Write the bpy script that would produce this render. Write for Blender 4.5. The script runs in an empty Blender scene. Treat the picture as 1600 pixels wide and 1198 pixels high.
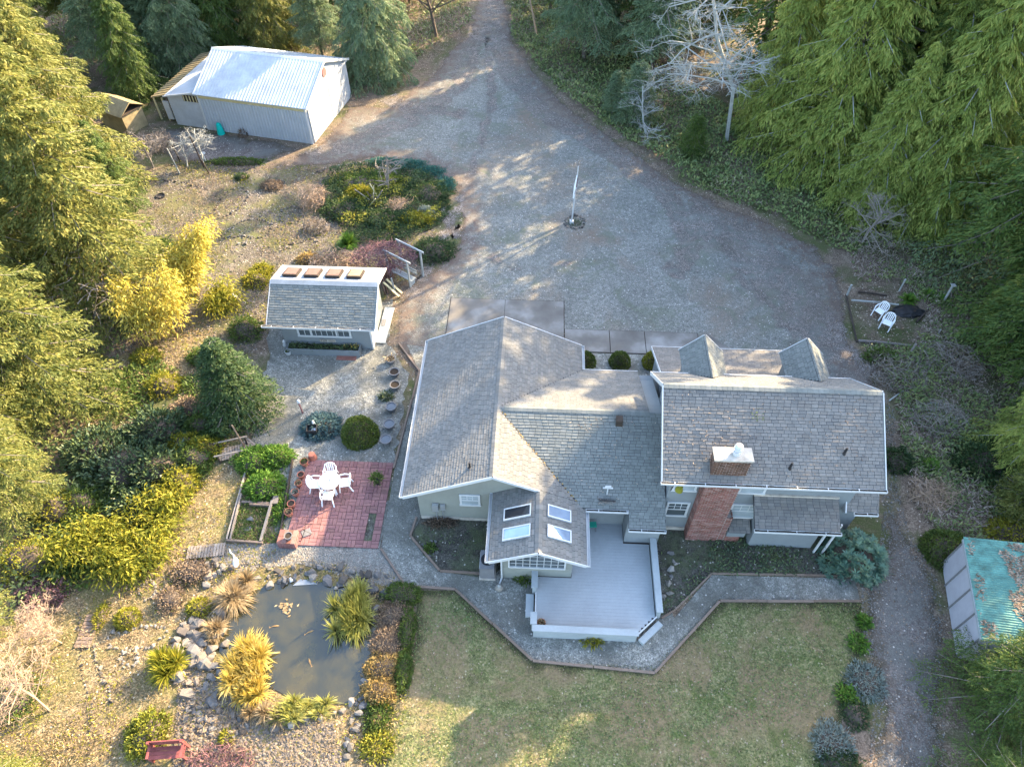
import bpy, bmesh, math, random
import numpy as np
from mathutils import Vector, Matrix
from mathutils.geometry import delaunay_2d_cdt, convex_hull_2d
SC = bpy.context.scene
COL = SC.collection
# ------------------------------------------------------------------ camera, sky, sun, exposure
CAM_H, FPX, PITCH = 28.0, 1110.0, math.radians(49.7)
cd = bpy.data.cameras.new('camera'); cam = bpy.data.objects.new('camera', cd); COL.objects.link(cam)
cam.location = (0, 0, CAM_H); cam.rotation_euler = (math.pi/2 - PITCH, 0, 0)
cd.sensor_fit = 'HORIZONTAL'; cd.sensor_width = 36; cd.lens = 36*FPX/1600
cd.clip_start = .5; cd.clip_end = 1500
SC.camera = cam
SUN_AZ, SUN_EL = math.radians(40), math.radians(26)
world = bpy.data.worlds.new("World"); SC.world = world; world.use_nodes = True
wn = world.node_tree; bg = wn.nodes['Background']
sky = wn.nodes.new('ShaderNodeTexSky'); sky.sky_type = 'NISHITA'; sky.sun_disc = False
sky.sun_elevation = SUN_EL; sky.sun_rotation = math.pi/2 - SUN_AZ; sky.altitude = 100
sky.air_density = 1.0; sky.dust_density = 2.0; sky.ozone_density = .3
wn.links.new(sky.outputs[0], bg.inputs[0]); bg.inputs[1].default_value = .15
sd = bpy.data.lights.new('sun', 'SUN'); sun = bpy.data.objects.new('sun', sd); COL.objects.link(sun)
sd.energy = 3.8; sd.angle = math.radians(.5); sd.color = (1.0, .76, .46)
to_sun = Vector((math.cos(SUN_AZ)*math.cos(SUN_EL), math.sin(SUN_AZ)*math.cos(SUN_EL), math.sin(SUN_EL)))
sun.rotation_euler = to_sun.to_track_quat('Z', 'Y').to_euler(); sun.location = (40, 40, 60)
SC.view_settings.view_transform = 'Standard'; SC.view_settings.look = 'None'
SC.view_settings.exposure = 2.9; SC.view_settings.gamma = 1.0
SC.render.engine = 'CYCLES'
SC.cycles.max_bounces = 6; SC.cycles.diffuse_bounces = 4; SC.cycles.transparent_max_bounces = 4
SC.cycles.use_denoising = True; SC.cycles.caustics_reflective = False; SC.cycles.caustics_refractive = False

# ------------------------------------------------------------------ places
cP, sP = math.cos(PITCH), math.sin(PITCH)
def G(px, py, z=0.0):
    """point of the place (world metres) that the survey photograph shows at px, py at height z"""
    a = (px-800)/FPX; b = (599-py)/FPX
    d = (a, cP+b*sP, -sP+b*cP); t = (z-CAM_H)/d[2]
    return Vector((d[0]*t, d[1]*t, z))
HA = math.radians(2.6)                       # the house is turned a little from the road
def W(u, v, z=0.0):
    return Vector((u*math.cos(HA)+v*math.sin(HA), -u*math.sin(HA)+v*math.cos(HA), z))

# ------------------------------------------------------------------ materials
def _n(nt, t, **k):
    n = nt.nodes.new(t)
    for a, b in k.items(): setattr(n, a, b)
    return n
def ramp(nt, src, stops):
    r = _n(nt, 'ShaderNodeValToRGB'); e = r.color_ramp.elements
    while len(e) < len(stops): e.new(.5)
    for el, (p, c) in zip(e, stops): el.position = p; el.color = (*c, 1)
    nt.links.new(src, r.inputs[0]); return r.outputs[0]
def noise(nt, vec, scale, detail=4, rough=.6, dist=0):
    n = _n(nt, 'ShaderNodeTexNoise'); n.inputs['Scale'].default_value = scale
    n.inputs['Detail'].default_value = detail; n.inputs['Roughness'].default_value = rough
    n.inputs['Distortion'].default_value = dist
    if vec: nt.links.new(vec, n.inputs['Vector'])
    return n.outputs[0]
def mixc(nt, fac, a, b, mode='MIX'):
    m = _n(nt, 'ShaderNodeMix', data_type='RGBA', blend_type=mode)
    for s, k in ((fac, 0), (a, 6), (b, 7)):
        if hasattr(s, 'is_output'): nt.links.new(s, m.inputs[k])
        elif isinstance(s, (int, float)): m.inputs[k].default_value = s
        else: m.inputs[k].default_value = (*s, 1)
    return m.outputs[2]
def mth(nt, op, a, b=0.0, clamp=False):
    m = _n(nt, 'ShaderNodeMath', operation=op); m.use_clamp = clamp
    for s, k in ((a, 0), (b, 1)):
        if hasattr(s, 'is_output'): nt.links.new(s, m.inputs[k])
        else: m.inputs[k].default_value = s
    return m.outputs[0]
def base(name, rough=.8, spec=.3):
    m = bpy.data.materials.new(name); m.use_nodes = True; nt = m.node_tree
    b = nt.nodes['Principled BSDF']; b.inputs['Roughness'].default_value = rough
    b.inputs['Specular IOR Level'].default_value = spec
    return m, nt, b
def objc(nt): return _n(nt, 'ShaderNodeTexCoord').outputs['Object']
def posc(nt): return _n(nt, 'ShaderNodeNewGeometry').outputs['Position']
def bumpit(nt, b, h, strength=.5, dist=.02):
    n = _n(nt, 'ShaderNodeBump'); n.inputs['Strength'].default_value = strength
    n.inputs['Distance'].default_value = dist
    nt.links.new(h, n.inputs['Height']); nt.links.new(n.outputs[0], b.inputs['Normal'])
def plain(name, c, rough=.7, var=.25, scale=6, spec=.3, metal=0, bump=.2, dirt=None, island=0):
    """paint, wood, plastic: a base colour with wear and small variation"""
    m, nt, b = base(name, rough, spec); oc = objc(nt)
    n1 = noise(nt, oc, scale, 5, .65); n2 = noise(nt, oc, scale*7, 3, .7)
    lo = tuple(x*(1-var) for x in c); hi = tuple(min(1, x*(1+var*.8)) for x in c)
    col = ramp(nt, n1, [(.3, lo), (.7, hi)])
    col = mixc(nt, mth(nt, 'MULTIPLY', n2, .35), col, dirt or tuple(x*.55 for x in c))
    if island:
        r = _n(nt, 'ShaderNodeNewGeometry').outputs['Random Per Island']
        col = mixc(nt, 1.0, col, ramp(nt, r, [(0, (1-island,)*3), (1, (1+island*.6,)*3)]), 'MULTIPLY')
    nt.links.new(col, b.inputs['Base Color']); b.inputs['Metallic'].default_value = metal
    if bump: bumpit(nt, b, n2, bump, .01)
    return m
def planks(name, cols, rough=.85, scale=5):
    """pieces that each take their own tone: wood, stones, bricks"""
    m, nt, b = base(name, rough); oc = objc(nt)
    r = _n(nt, 'ShaderNodeNewGeometry').outputs['Random Per Island']
    o = _n(nt, 'ShaderNodeObjectInfo').outputs['Random']
    f = mth(nt, 'FRACT', mth(nt, 'ADD', r, o))
    col = ramp(nt, f, [(i/(len(cols)-1), c) for i, c in enumerate(cols)])
    n2 = noise(nt, oc, scale, 5, .7)
    col = mixc(nt, mth(nt, 'MULTIPLY', n2, .9), col, tuple(x*.45 for x in cols[0]))
    nt.links.new(col, b.inputs['Base Color']); bumpit(nt, b, noise(nt, oc, scale*6), .5, .015)
    return m
def leaf(name, cols, trans=.4, rough=.6, oscale=1.3):
    m, nt, b = base(name, rough, .25)
    r = _n(nt, 'ShaderNodeNewGeometry').outputs['Random Per Island']
    o = _n(nt, 'ShaderNodeObjectInfo').outputs['Random']
    p = noise(nt, posc(nt), oscale, 2, .5)
    p = mth(nt, 'ADD', mth(nt, 'MULTIPLY', mth(nt, 'SUBTRACT', p, .5), 1.7), .42)
    f = mth(nt, 'ADD', mth(nt, 'MULTIPLY', r, .5), mth(nt, 'MULTIPLY', mth(nt, 'ADD', p, mth(nt, 'MULTIPLY', o, .3)), .5))
    col = ramp(nt, f, [(.15+.7*i/(len(cols)-1), c) for i, c in enumerate(cols)])
    nt.links.new(col, b.inputs['Base Color'])
    t = _n(nt, 'ShaderNodeBsdfTranslucent'); nt.links.new(col, t.inputs[0])
    mx = _n(nt, 'ShaderNodeMixShader'); mx.inputs[0].default_value = trans
    nt.links.new(b.outputs[0], mx.inputs[1]); nt.links.new(t.outputs[0], mx.inputs[2])
    nt.links.new(mx.outputs[0], nt.nodes['Material Output'].inputs[0])
    return m
def groundmat(name, cols, patch=None, psc=.25, pth=(.45, .6), fine=22, speck=None, edge=None, bump=.6, spn=.72, patch2=None, ew=1.6, frayed=0, cover=1.0):
    """earth, gravel, turf: fine grain + broad patches; 'edge' colour creeps in from the border"""
    m, nt, b = base(name, .95, .15); pc = posc(nt)
    f1 = noise(nt, pc, fine, 3, .75); f2 = noise(nt, pc, fine*.22, 5, .7); f3 = noise(nt, pc, .5, 4, .6)
    f = mth(nt, 'ADD', mth(nt, 'MULTIPLY', f1, .55), mth(nt, 'ADD', mth(nt, 'MULTIPLY', f2, .3), mth(nt, 'MULTIPLY', f3, .15)))
    k = len(cols)-1
    col = ramp(nt, f, [(.38+.24*i/k, c) for i, c in enumerate(cols)])
    if patch:
        pf = ramp(nt, noise(nt, pc, psc, 6, .65, .6), [(pth[0], (0, 0, 0)), (pth[1], (1, 1, 1))])
        col = mixc(nt, mth(nt, 'MULTIPLY', pf, mth(nt, 'ADD', f2, .35), True), col, mixc(nt, f1, tuple(x*.6 for x in patch), tuple(x*1.4 for x in patch)))
    if patch2:
        pf = ramp(nt, noise(nt, pc, psc*2.7, 6, .7, 1.2), [(.52, (0, 0, 0)), (.66, (1, 1, 1))])
        col = mixc(nt, mth(nt, 'MULTIPLY', pf, mth(nt, 'ADD', f1, .2), True), col, mixc(nt, f1, tuple(x*.6 for x in patch2), tuple(x*1.4 for x in patch2)))
    if speck:
        v = _n(nt, 'ShaderNodeTexVoronoi'); v.inputs['Scale'].default_value = 9; nt.links.new(pc, v.inputs['Vector'])
        sc = _n(nt, 'ShaderNodeSeparateColor'); nt.links.new(v.outputs['Color'], sc.inputs[0])
        g = mth(nt, 'MULTIPLY', mth(nt, 'GREATER_THAN', sc.outputs[0], .93), mth(nt, 'LESS_THAN', v.outputs['Distance'], .33))
        col = mixc(nt, g, col, speck)
    if edge:
        a = _n(nt, 'ShaderNodeAttribute', attribute_name='edge')
        e = mth(nt, 'ADD', mth(nt, 'DIVIDE', a.outputs['Fac'], ew), mth(nt, 'MULTIPLY', mth(nt, 'SUBTRACT', noise(nt, pc, 1.6, 5, .75), .5), 2.2))
        e = ramp(nt, e, [(.15, (1, 1, 1)), (.75, (0, 0, 0))])
        col = mixc(nt, e, col, mixc(nt, f1, tuple(x*.5 for x in edge), tuple(x*1.5 for x in edge)))
    nt.links.new(col, b.inputs['Base Color'])
    bumpit(nt, b, mth(nt, 'ADD', f1, f2), bump, .04)
    if frayed:                                       # the border thins out grain by grain
        a = _n(nt, 'ShaderNodeAttribute', attribute_name='edge')
        e = mth(nt, 'MINIMUM', mth(nt, 'DIVIDE', a.outputs['Fac'], frayed), cover)
        g = mth(nt, 'ADD', mth(nt, 'MULTIPLY', f1, .9), mth(nt, 'MULTIPLY', noise(nt, pc, 1.1, 5, .7), .9))
        g = mth(nt, 'ADD', mth(nt, 'SUBTRACT', g, .9), e)
        al = ramp(nt, g, [(.30, (0, 0, 0)), (.42, (1, 1, 1))])
        tr = _n(nt, 'ShaderNodeBsdfTransparent'); mx = _n(nt, 'ShaderNodeMixShader')
        nt.links.new(al, mx.inputs[0]); nt.links.new(tr.outputs[0], mx.inputs[1]); nt.links.new(b.outputs[0], mx.inputs[2])
        nt.links.new(mx.outputs[0], nt.nodes['Material Output'].inputs[0])
    return m
M = {}
M['litter'] = groundmat('forest floor litter', [(.04, .03, .022), (.13, .098, .072), (.29, .235, .18)], patch=(.06, .075, .025), psc=.35, fine=14, speck=(.4, .34, .28), patch2=(.16, .12, .09))
M['gravel'] = groundmat('grey gravel', [(.072, .074, .067), (.148, .151, .137), (.29, .293, .268)], patch=(.16, .125, .095), psc=.16, pth=(.5, .66), fine=20, speck=(.36, .35, .32), edge=(.115, .09, .075), patch2=(.105, .12, .085), ew=3.0, frayed=1.2)
M['gravel_path'] = groundmat('grey path gravel', [(.075, .078, .07), (.17, .173, .155), (.38, .38, .34)], patch=(.10, .10, .085), psc=.4, fine=22, speck=(.36, .35, .32), patch2=(.10, .10, .085))
M['bed'] = groundmat('dark garden bed soil', [(.02, .02, .018), (.07, .066, .055), (.16, .15, .125)], patch=(.08, .09, .05), psc=.9, fine=18, speck=(.32, .3, .26), patch2=(.03, .026, .02))
M['dirt'] = groundmat('brown dirt track', [(.05, .042, .038), (.125, .108, .098), (.25, .22, .2)], patch=(.12, .12, .11), psc=.3, fine=18, speck=(.4, .37, .33), edge=(.07, .06, .045), patch2=(.08, .065, .055), ew=1.2, frayed=.9)
M['rut'] = groundmat('brown worn wheel track', [(.07, .06, .052), (.15, .13, .115), (.27, .245, .225)], fine=20, frayed=1.0, cover=.36)
M['lawn'] = groundmat('winter lawn', [(.035, .045, .016), (.12, .132, .056), (.29, .26, .14)], patch=(.20, .15, .09), psc=.3, pth=(.44, .56), fine=11, speck=(.3, .27, .18), patch2=(.06, .10, .022), edge=(.05, .05, .025), ew=.6, bump=1)
M['dry'] = groundmat('dry grass and soil', [(.035, .03, .016), (.15, .118, .068), (.38, .31, .2)], patch=(.14, .13, .05), psc=.5, fine=12, speck=(.5, .44, .34), patch2=(.16, .115, .07), bump=1, frayed=.9)
M['garden'] = groundmat('upper garden soil', [(.03, .027, .022), (.095, .083, .068), (.24, .215, .18)], patch=(.11, .105, .045), psc=.45, fine=13, speck=(.42, .38, .33), patch2=(.095, .11, .045), bump=1, frayed=.9)
def concrete():
    m, nt, b = base('stained concrete', .85); pc = posc(nt)
    col = ramp(nt, noise(nt, pc, .7, 4, .5, 0), [(.34, (.105, .098, .087)), (.52, (.15, .142, .128)), (.7, (.25, .248, .235))])
    col = mixc(nt, mth(nt, 'MULTIPLY', noise(nt, pc, 30, 3), .25), col, (.09, .085, .08)); nt.links.new(col, b.inputs['Base Color'])
    bumpit(nt, b, noise(nt, pc, 40), .2, .01); return m
M['concrete'] = concrete()
M['shingle'] = planks('asphalt shingles', [(.15, .152, .144), (.20, .202, .192), (.175, .176, .168), (.225, .222, .208), (.185, .175, .157)], .9, 2.2)
M['shingle_brown'] = planks('weathered brown grey shingles', [(.16, .156, .148), (.215, .204, .188), (.19, .172, .152), (.24, .228, .208), (.148, .145, .14)], .9, 2.2)
M['shingle_green'] = planks('blue grey shingles', [(.15, .164, .155), (.205, .22, .206), (.178, .193, .183), (.23, .24, .224)], .9, 2.2)
M['ridge_light'] = plain('light grey roll roofing', (.25, .275, .295), .75, .2, 1.5)
M['siding'] = plain('grey green painted siding', (.19, .21, .215), .6, .1, 1.2, bump=.1)
M['siding_tan'] = plain('sage grey painted siding', (.225, .235, .205), .6, .1, 1.2, bump=.1)
M['white'] = plain('white trim paint', (.5, .515, .515), .5, .08, 4)
M['plastic'] = plain('white resin', (.85, .86, .86), .35, .03, 3, bump=0)
M['soffit'] = plain('dark underside', (.045, .046, .05))
M['gutter_dirt'] = plain('gutter debris', (.03, .026, .02), .95, .5, 12)
M['brick'] = planks('old red brick', [(.20, .085, .06), (.33, .15, .12), (.26, .12, .105), (.42, .27, .23), (.15, .09, .07)], .9, 4)
M['mortar'] = plain('mortar', (.36, .31, .27), .95, .35, 5)
M['soot'] = planks('sooty mossy brick', [(.09, .055, .04), (.22, .12, .08), (.14, .085, .06), (.28, .18, .14)], .95, 3)
M['cap'] = plain('concrete chimney cap', (.42, .38, .32), .9, .3, 4)
M['metal'] = plain('galvanised metal', (.6, .62, .64), .35, .1, 4, metal=.7)
M['black'] = plain('black metal', (.02, .02, .022), .5, .3)
M['paver'] = planks('brick red pavers', [(.21, .10, .10), (.30, .15, .145), (.25, .13, .125), (.33, .17, .155), (.18, .10, .09)], .85, .8)
M['terracotta'] = plain('terracotta', (.36, .13, .085), .8, .2, 5)
M['soil'] = plain('potting soil', (.03, .022, .016), .95, .5, 20)
M['potgrey'] = plain('grey tub', (.16, .16, .165), .6, .15, 6)
M['potin'] = plain('grey tub water', (.10, .115, .13), .25, .15, 3, spec=.5, bump=0)
M['deck'] = plain('blue grey painted deck boards', (.30, .325, .335), .6, .12, .8, bump=.1, island=.05)
M['rail'] = plain('pale grey parapet paint', (.30, .335, .345), .6, .12, 1.5)
M['oldwood'] = planks('weathered grey wood', [(.20, .17, .15), (.3, .27, .24), (.25, .215, .18), (.36, .33, .3)], .9, 4)
M['edgewood'] = planks('brown edging timber', [(.17, .125, .095), (.26, .2, .16), (.21, .16, .13)], .9, 5)
M['darkwood'] = plain('dark wood', (.05, .038, .03), .9, .3, 8)
M['barn_white'] = plain('white painted barn boards', (.42, .45, .48), .6, .16, 1.3, dirt=(.2, .19, .16))
M['barn_metal'] = plain('galvanised grey ribbed metal', (.40, .44, .48), .45, .1, .9, metal=.15)
M['barn_roof'] = plain('pale metal roof', (.40, .45, .50), .5, .22, 1.1, metal=.1, dirt=(.25, .24, .2))
M['barn_tan'] = plain('yellowed translucent roofing', (.27, .22, .125), .5, .35, 2.5)
M['yellowing'] = plain('yellowed fascia panel', (.5, .44, .25), .6, .15, 2)
M['teal'] = plain('teal corrugated plastic', (.09, .235, .2), .6, .5, 2.2, dirt=(.05, .055, .035))
M['greybox'] = plain('lilac grey panel', (.38, .38, .42), .55, .12, 1)
M['bark'] = plain('brown bark', (.095, .075, .06), .95, .4, 5, bump=.8)
M['greybark'] = plain('grey bark', (.17, .15, .14), .95, .4, 6, bump=.8)
M['alder'] = plain('pale lichened bark', (.31, .32, .30), .9, .25, 4)
M['deadtwig'] = plain('dead grey twig', (.24, .21, .18), .95, .35, 5)
M['tantwig'] = plain('tan twig', (.36, .26, .18), .9, .3, 5)
M['redtwig'] = plain('red brown twig', (.22, .11, .105), .9, .3, 5)
M['rock'] = planks('grey basalt rocks', [(.10, .10, .10), (.2, .19, .175), (.15, .15, .155), (.27, .25, .22)], .9, 5)
M['grit'] = planks('gravel stones', [(.12, .12, .11), (.22, .22, .205), (.16, .155, .145), (.32, .31, .29)], .9, 5)
M['tanrock'] = planks('tan dusty rocks', [(.13, .11, .09), (.24, .2, .165), (.18, .16, .14), (.30, .265, .22)], .9, 5)
M['whiterock'] = planks('pale small stones', [(.2, .18, .155), (.34, .315, .28), (.26, .24, .21), (.45, .43, .39)], .9, 5)
M['dkstone'] = planks('dark small stones', [(.05, .045, .04), (.12, .11, .1), (.2, .19, .17), (.08, .075, .07)], .9, 5)
M['red'] = plain('faded red paint', (.2, .06, .055), .6, .25, 3)
M['greenp'] = plain('green plastic', (.02, .28, .2), .45, .1)
M['tealp'] = plain('teal plastic', (.0, .42, .36), .45, .1)
M['orange'] = plain('koi', (.3, .18, .07), .4, .3, 9)
def glass(name, c, rough=.06):
    m, nt, b = base(name, rough, .6)
    nt.links.new(mixc(nt, noise(nt, objc(nt), 2.5, 3), c, tuple(x*1.8 for x in c)), b.inputs['Base Color']); return m
M['glass'] = glass('window glass', (.045, .055, .06))
M['glassblind'] = glass('window glass over blinds', (.2, .23, .24), .15)
M['skyglass'] = glass('skylight glass', (.02, .022, .025), .03)
M['skymirror'] = glass('sky reflecting skylight glass', (.25, .32, .42), .04); M['skymirror'].node_tree.nodes['Principled BSDF'].inputs['Metallic'].default_value = .55  # metallic glass, with the blue of the mirrored sky put into its colour
M['skyglass_rust'] = glass('brown skylight glass', (.12, .07, .055), .25)
def water():
    m, nt, b = base('murky pond water', .04, 1.0); pc = posc(nt)
    col = ramp(nt, noise(nt, pc, .8, 3), [(.3, (.012, .016, .012)), (.7, (.05, .042, .012))])
    nt.links.new(col, b.inputs['Base Color']); bumpit(nt, b, noise(nt, pc, 6, 2), .03, .01); return m
M['water'] = water()
M['fir'] = leaf('fir needles', [(.04, .075, .02), (.085, .14, .03), (.15, .19, .045)])
M['firdk'] = leaf('dark fir needles', [(.02, .045, .018), (.045, .085, .03), (.09, .13, .04)])
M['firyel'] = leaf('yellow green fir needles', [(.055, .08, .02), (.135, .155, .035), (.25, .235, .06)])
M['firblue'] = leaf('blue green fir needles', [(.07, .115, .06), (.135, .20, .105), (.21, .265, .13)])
M['cedar'] = leaf('cedar sprays', [(.10, .145, .03), (.21, .27, .055), (.36, .37, .09)])
M['bamboo'] = leaf('yellow bamboo leaves', [(.22, .19, .02), (.42, .35, .05), (.56, .48, .12)], .3)
M['shrubyel'] = leaf('yellow green shrub leaves', [(.09, .115, .012), (.2, .205, .02), (.36, .31, .04)])
M['shrub'] = leaf('green shrub leaves', [(.035, .06, .015), (.075, .125, .025), (.125, .17, .035)])
M['shrubdk'] = leaf('dark green shrub leaves', [(.018, .04, .014), (.04, .078, .028), (.075, .11, .04)])
M['shrubbright'] = leaf('fresh green leaves', [(.05, .12, .02), (.10, .21, .03), (.19, .28, .05)])
M['rhodo'] = leaf('rhododendron leaves', [(.04, .085, .06), (.085, .16, .11), (.15, .22, .12)], .15, .4)
M['salal'] = leaf('dark leathery leaves', [(.028, .05, .025), (.055, .09, .045), (.10, .13, .045)], .15, .4)
M['ivy'] = leaf('ground cover leaves', [(.05, .08, .03), (.125, .175, .06), (.23, .255, .09)], .2, .5, 1.2)
M['juniper'] = leaf('blue juniper', [(.045, .09, .095), (.08, .145, .15), (.12, .19, .17)], .2)
M['netting'] = leaf('teal fringe juniper', [(.02, .085, .07), (.04, .14, .11), (.07, .16, .11)], .2)
M['topiary'] = leaf('clipped shrub leaves', [(.04, .07, .014), (.08, .115, .022), (.15, .175, .03)], .2)
M['topyel'] = leaf('bright clipped shrub leaves', [(.08, .10, .012), (.17, .18, .02), (.27, .25, .03)], .2)
M['heather'] = leaf('heather', [(.085, .06, .045), (.17, .125, .09), (.28, .21, .13)], .2, .8, 1.5)
M['heathergold'] = leaf('golden heather', [(.13, .09, .03), (.27, .18, .06), (.38, .28, .1)], .2, .8, 1.5)
M['tussock'] = leaf('yellow green blades', [(.15, .16, .03), (.27, .27, .06), (.38, .36, .12)], .35)
M['goldgrass'] = leaf('golden blades', [(.3, .21, .03), (.47, .36, .08), (.6, .5, .2)], .35)
M['straw'] = leaf('straw blades', [(.15, .105, .05), (.30, .22, .12), (.45, .36, .22)], .3)
M['scrub'] = leaf('dry scrub', [(.17, .13, .105), (.31, .25, .205), (.46, .39, .33)], .2, .8, 1.5)
M['silver'] = leaf('silvery leaves', [(.12, .15, .13), (.19, .23, .2), (.26, .29, .24)], .2)
M['pink'] = leaf('red purple twigs and buds', [(.09, .045, .055), (.17, .09, .105), (.28, .17, .17)], .2, .8, 2)
M['litterleaf'] = leaf('fallen leaves', [(.07, .045, .03), (.2, .145, .1), (.4, .33, .26)], .1, .9, 3)
M['needlelitter'] = leaf('lawn blades', [(.06, .085, .02), (.15, .17, .06), (.31, .28, .14)], .3, .9, 1.5)

# ------------------------------------------------------------------ mesh helpers
def linkmesh(name, me, mat, parent=None, off=(0, 0, 0)):
    o = bpy.data.objects.new(name, me); COL.objects.link(o)
    if mat is not None and not me.materials: me.materials.append(mat)
    if parent is not None: o.parent = parent
    return o
class MB:
    def __init__(s): s.v = []; s.f = []
    def add(s, vs, fs):
        n = len(s.v); s.v += [tuple(p) for p in vs]; s.f += [tuple(i+n for i in f) for f in fs]; return s
    def box(s, x0, x1, y0, y1, z0, z1):
        return s.add([(x0, y0, z0), (x1, y0, z0), (x1, y1, z0), (x0, y1, z0), (x0, y0, z1), (x1, y0, z1), (x1, y1, z1), (x0, y1, z1)],
                     [(0, 3, 2, 1), (4, 5, 6, 7), (0, 1, 5, 4), (1, 2, 6, 5), (2, 3, 7, 6), (3, 0, 4, 7)])
    def beam(s, a, b, w, h, up=(0, 0, 1)):
        a = Vector(a); b = Vector(b); d = (b-a).normalized(); x = d.cross(Vector(up))
        if x.length < 1e-4: x = d.cross(Vector((0, 1, 0)))
        x.normalize(); y = x.cross(d); x *= w/2; y *= h/2
        return s.add([a-x-y, a+x-y, a+x+y, a-x+y, b-x-y, b+x-y, b+x+y, b-x+y],
                     [(0, 3, 2, 1), (4, 5, 6, 7), (0, 1, 5, 4), (1, 2, 6, 5), (2, 3, 7, 6), (3, 0, 4, 7)])
    def prism(s, poly, vec):
        n = len(poly); vec = Vector(vec); p = [Vector(q) for q in poly]
        return s.add(p+[q+vec for q in p], [tuple(range(n))[::-1], tuple(range(n, 2*n))]+[(i, (i+1) % n, n+(i+1) % n, n+i) for i in range(n)])
    def tube(s, pts, rad, n=6, cap=True):
        pts = [Vector(p) for p in pts]; vs = []; fs = []
        ref = Vector((0, 0, 1)) if abs((pts[-1]-pts[0]).normalized().z) < .9 else Vector((1, 0, 0))
        for i, p in enumerate(pts):
            d = (pts[min(i+1, len(pts)-1)]-pts[max(i-1, 0)]).normalized(); x = d.cross(ref).normalized(); y = d.cross(x)
            r = rad[i] if hasattr(rad, '__len__') else rad
            vs += [p+x*r*math.cos(2*math.pi*k/n)+y*r*math.sin(2*math.pi*k/n) for k in range(n)]
        for i in range(len(pts)-1):
            fs += [(i*n+k, i*n+(k+1) % n, (i+1)*n+(k+1) % n, (i+1)*n+k) for k in range(n)]
        if cap: fs += [tuple(range(n))[::-1], tuple(range((len(pts)-1)*n, len(pts)*n))]
        return s.add(vs, fs)
    def lathe(s, prof, n=20, c=(0, 0, 0)):
        vs = [(c[0]+r*math.cos(2*math.pi*k/n), c[1]+r*math.sin(2*math.pi*k/n), c[2]+z) for r, z in prof for k in range(n)]
        fs = [(i*n+k, i*n+(k+1) % n, (i+1)*n+(k+1) % n, (i+1)*n+k) for i in range(len(prof)-1) for k in range(n)]
        fs += [tuple(range(n))[::-1], tuple(range((len(prof)-1)*n, len(prof)*n))]
        return s.add(vs, fs)
    def mesh(s, name, off=(0, 0, 0)):
        me = bpy.data.meshes.new(name)
        me.from_pydata([(x-off[0], y-off[1], z-off[2]) for x, y, z in s.v], [], s.f); me.update(); return me
    def build(s, name, mat, parent=None, off=(0, 0, 0), label=None, kind=None, smooth=False):
        me = s.mesh(name, off)
        if smooth: me.polygons.foreach_set('use_smooth', [True]*len(me.polygons))
        o = linkmesh(name, me, mat, parent)
        if label: o['label'] = label
        if kind: o['kind'] = kind
        return o
def T(name, label, cat, loc, rz=0, group=None):
    o = bpy.data.objects.new(name, None); COL.objects.link(o); o.location = loc; o.rotation_euler = (0, 0, rz)
    o.empty_display_size = .3; o['label'] = label; o['category'] = cat
    if group: o['group'] = group
    return o
def tag(o, label=None, cat=None, group=None, kind=None):
    for k, v in (('label', label), ('category', cat), ('group', group), ('kind', kind)):
        if v: o[k] = v
    return o
def copytree(root, loc, rz=None, scale=None, label=None, group=None, mats=None):
    r = root.copy(); COL.objects.link(r); r.location = loc
    if rz is not None: r.rotation_euler = (0, 0, rz)
    if scale is not None: r.scale = scale if hasattr(scale, '__len__') else (scale,)*3
    if label: r['label'] = label
    if group: r['group'] = group
    for ch in list(root.children):
        c = ch.copy(); COL.objects.link(c); c.parent = r
        for g in ch.children:
            d = g.copy(); COL.objects.link(d); d.parent = c
    return r
def npmesh(name, V, F):
    me = bpy.data.meshes.new(name); k = F.shape[1]
    me.vertices.add(len(V)); me.vertices.foreach_set('co', np.ascontiguousarray(V, dtype=np.float32).ravel())
    me.loops.add(F.size); me.loops.foreach_set('vertex_index', np.ascontiguousarray(F, dtype=np.int32).ravel())
    me.polygons.add(len(F)); me.polygons.foreach_set('loop_start', np.arange(0, F.size, k, dtype=np.int32))
    me.update(calc_edges=True); return me
def norm(a): return a/np.maximum(np.linalg.norm(a, axis=1, keepdims=True), 1e-6)
def leafmesh(name, C, D, L, Wd, rng, flat=0.0, sag=.15):
    """one small pointed leaf (a kite of four corners) per row"""
    n = len(C); D = norm(D); R = norm(rng.normal(size=(n, 3))+np.array([0, 0, flat*4]))
    S = norm(np.cross(D, R)); L = np.broadcast_to(np.asarray(L, float).reshape(-1, 1), (n, 1)); Wd = np.broadcast_to(np.asarray(Wd, float).reshape(-1, 1), (n, 1))
    mid = C+D*L*.45; tip = C+D*L; tip = tip-np.array([0, 0, 1])*L*sag
    V = np.stack([C, mid+S*Wd*.5, tip, mid-S*Wd*.5], 1).reshape(-1, 3)
    return npmesh(name, V, np.arange(4*n).reshape(n, 4))
def fbm2(x, y, seed=0, f=1.0):
    r = np.random.RandomState(seed); o = np.zeros_like(x)
    for k in range(7):
        a = r.uniform(0, 6.28); w = f*(1.0+.55*k); o += np.sin(x*w*math.cos(a)+y*w*math.sin(a)+r.uniform(0, 6.28))/(1+.4*k)
    return o/3.2

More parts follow.
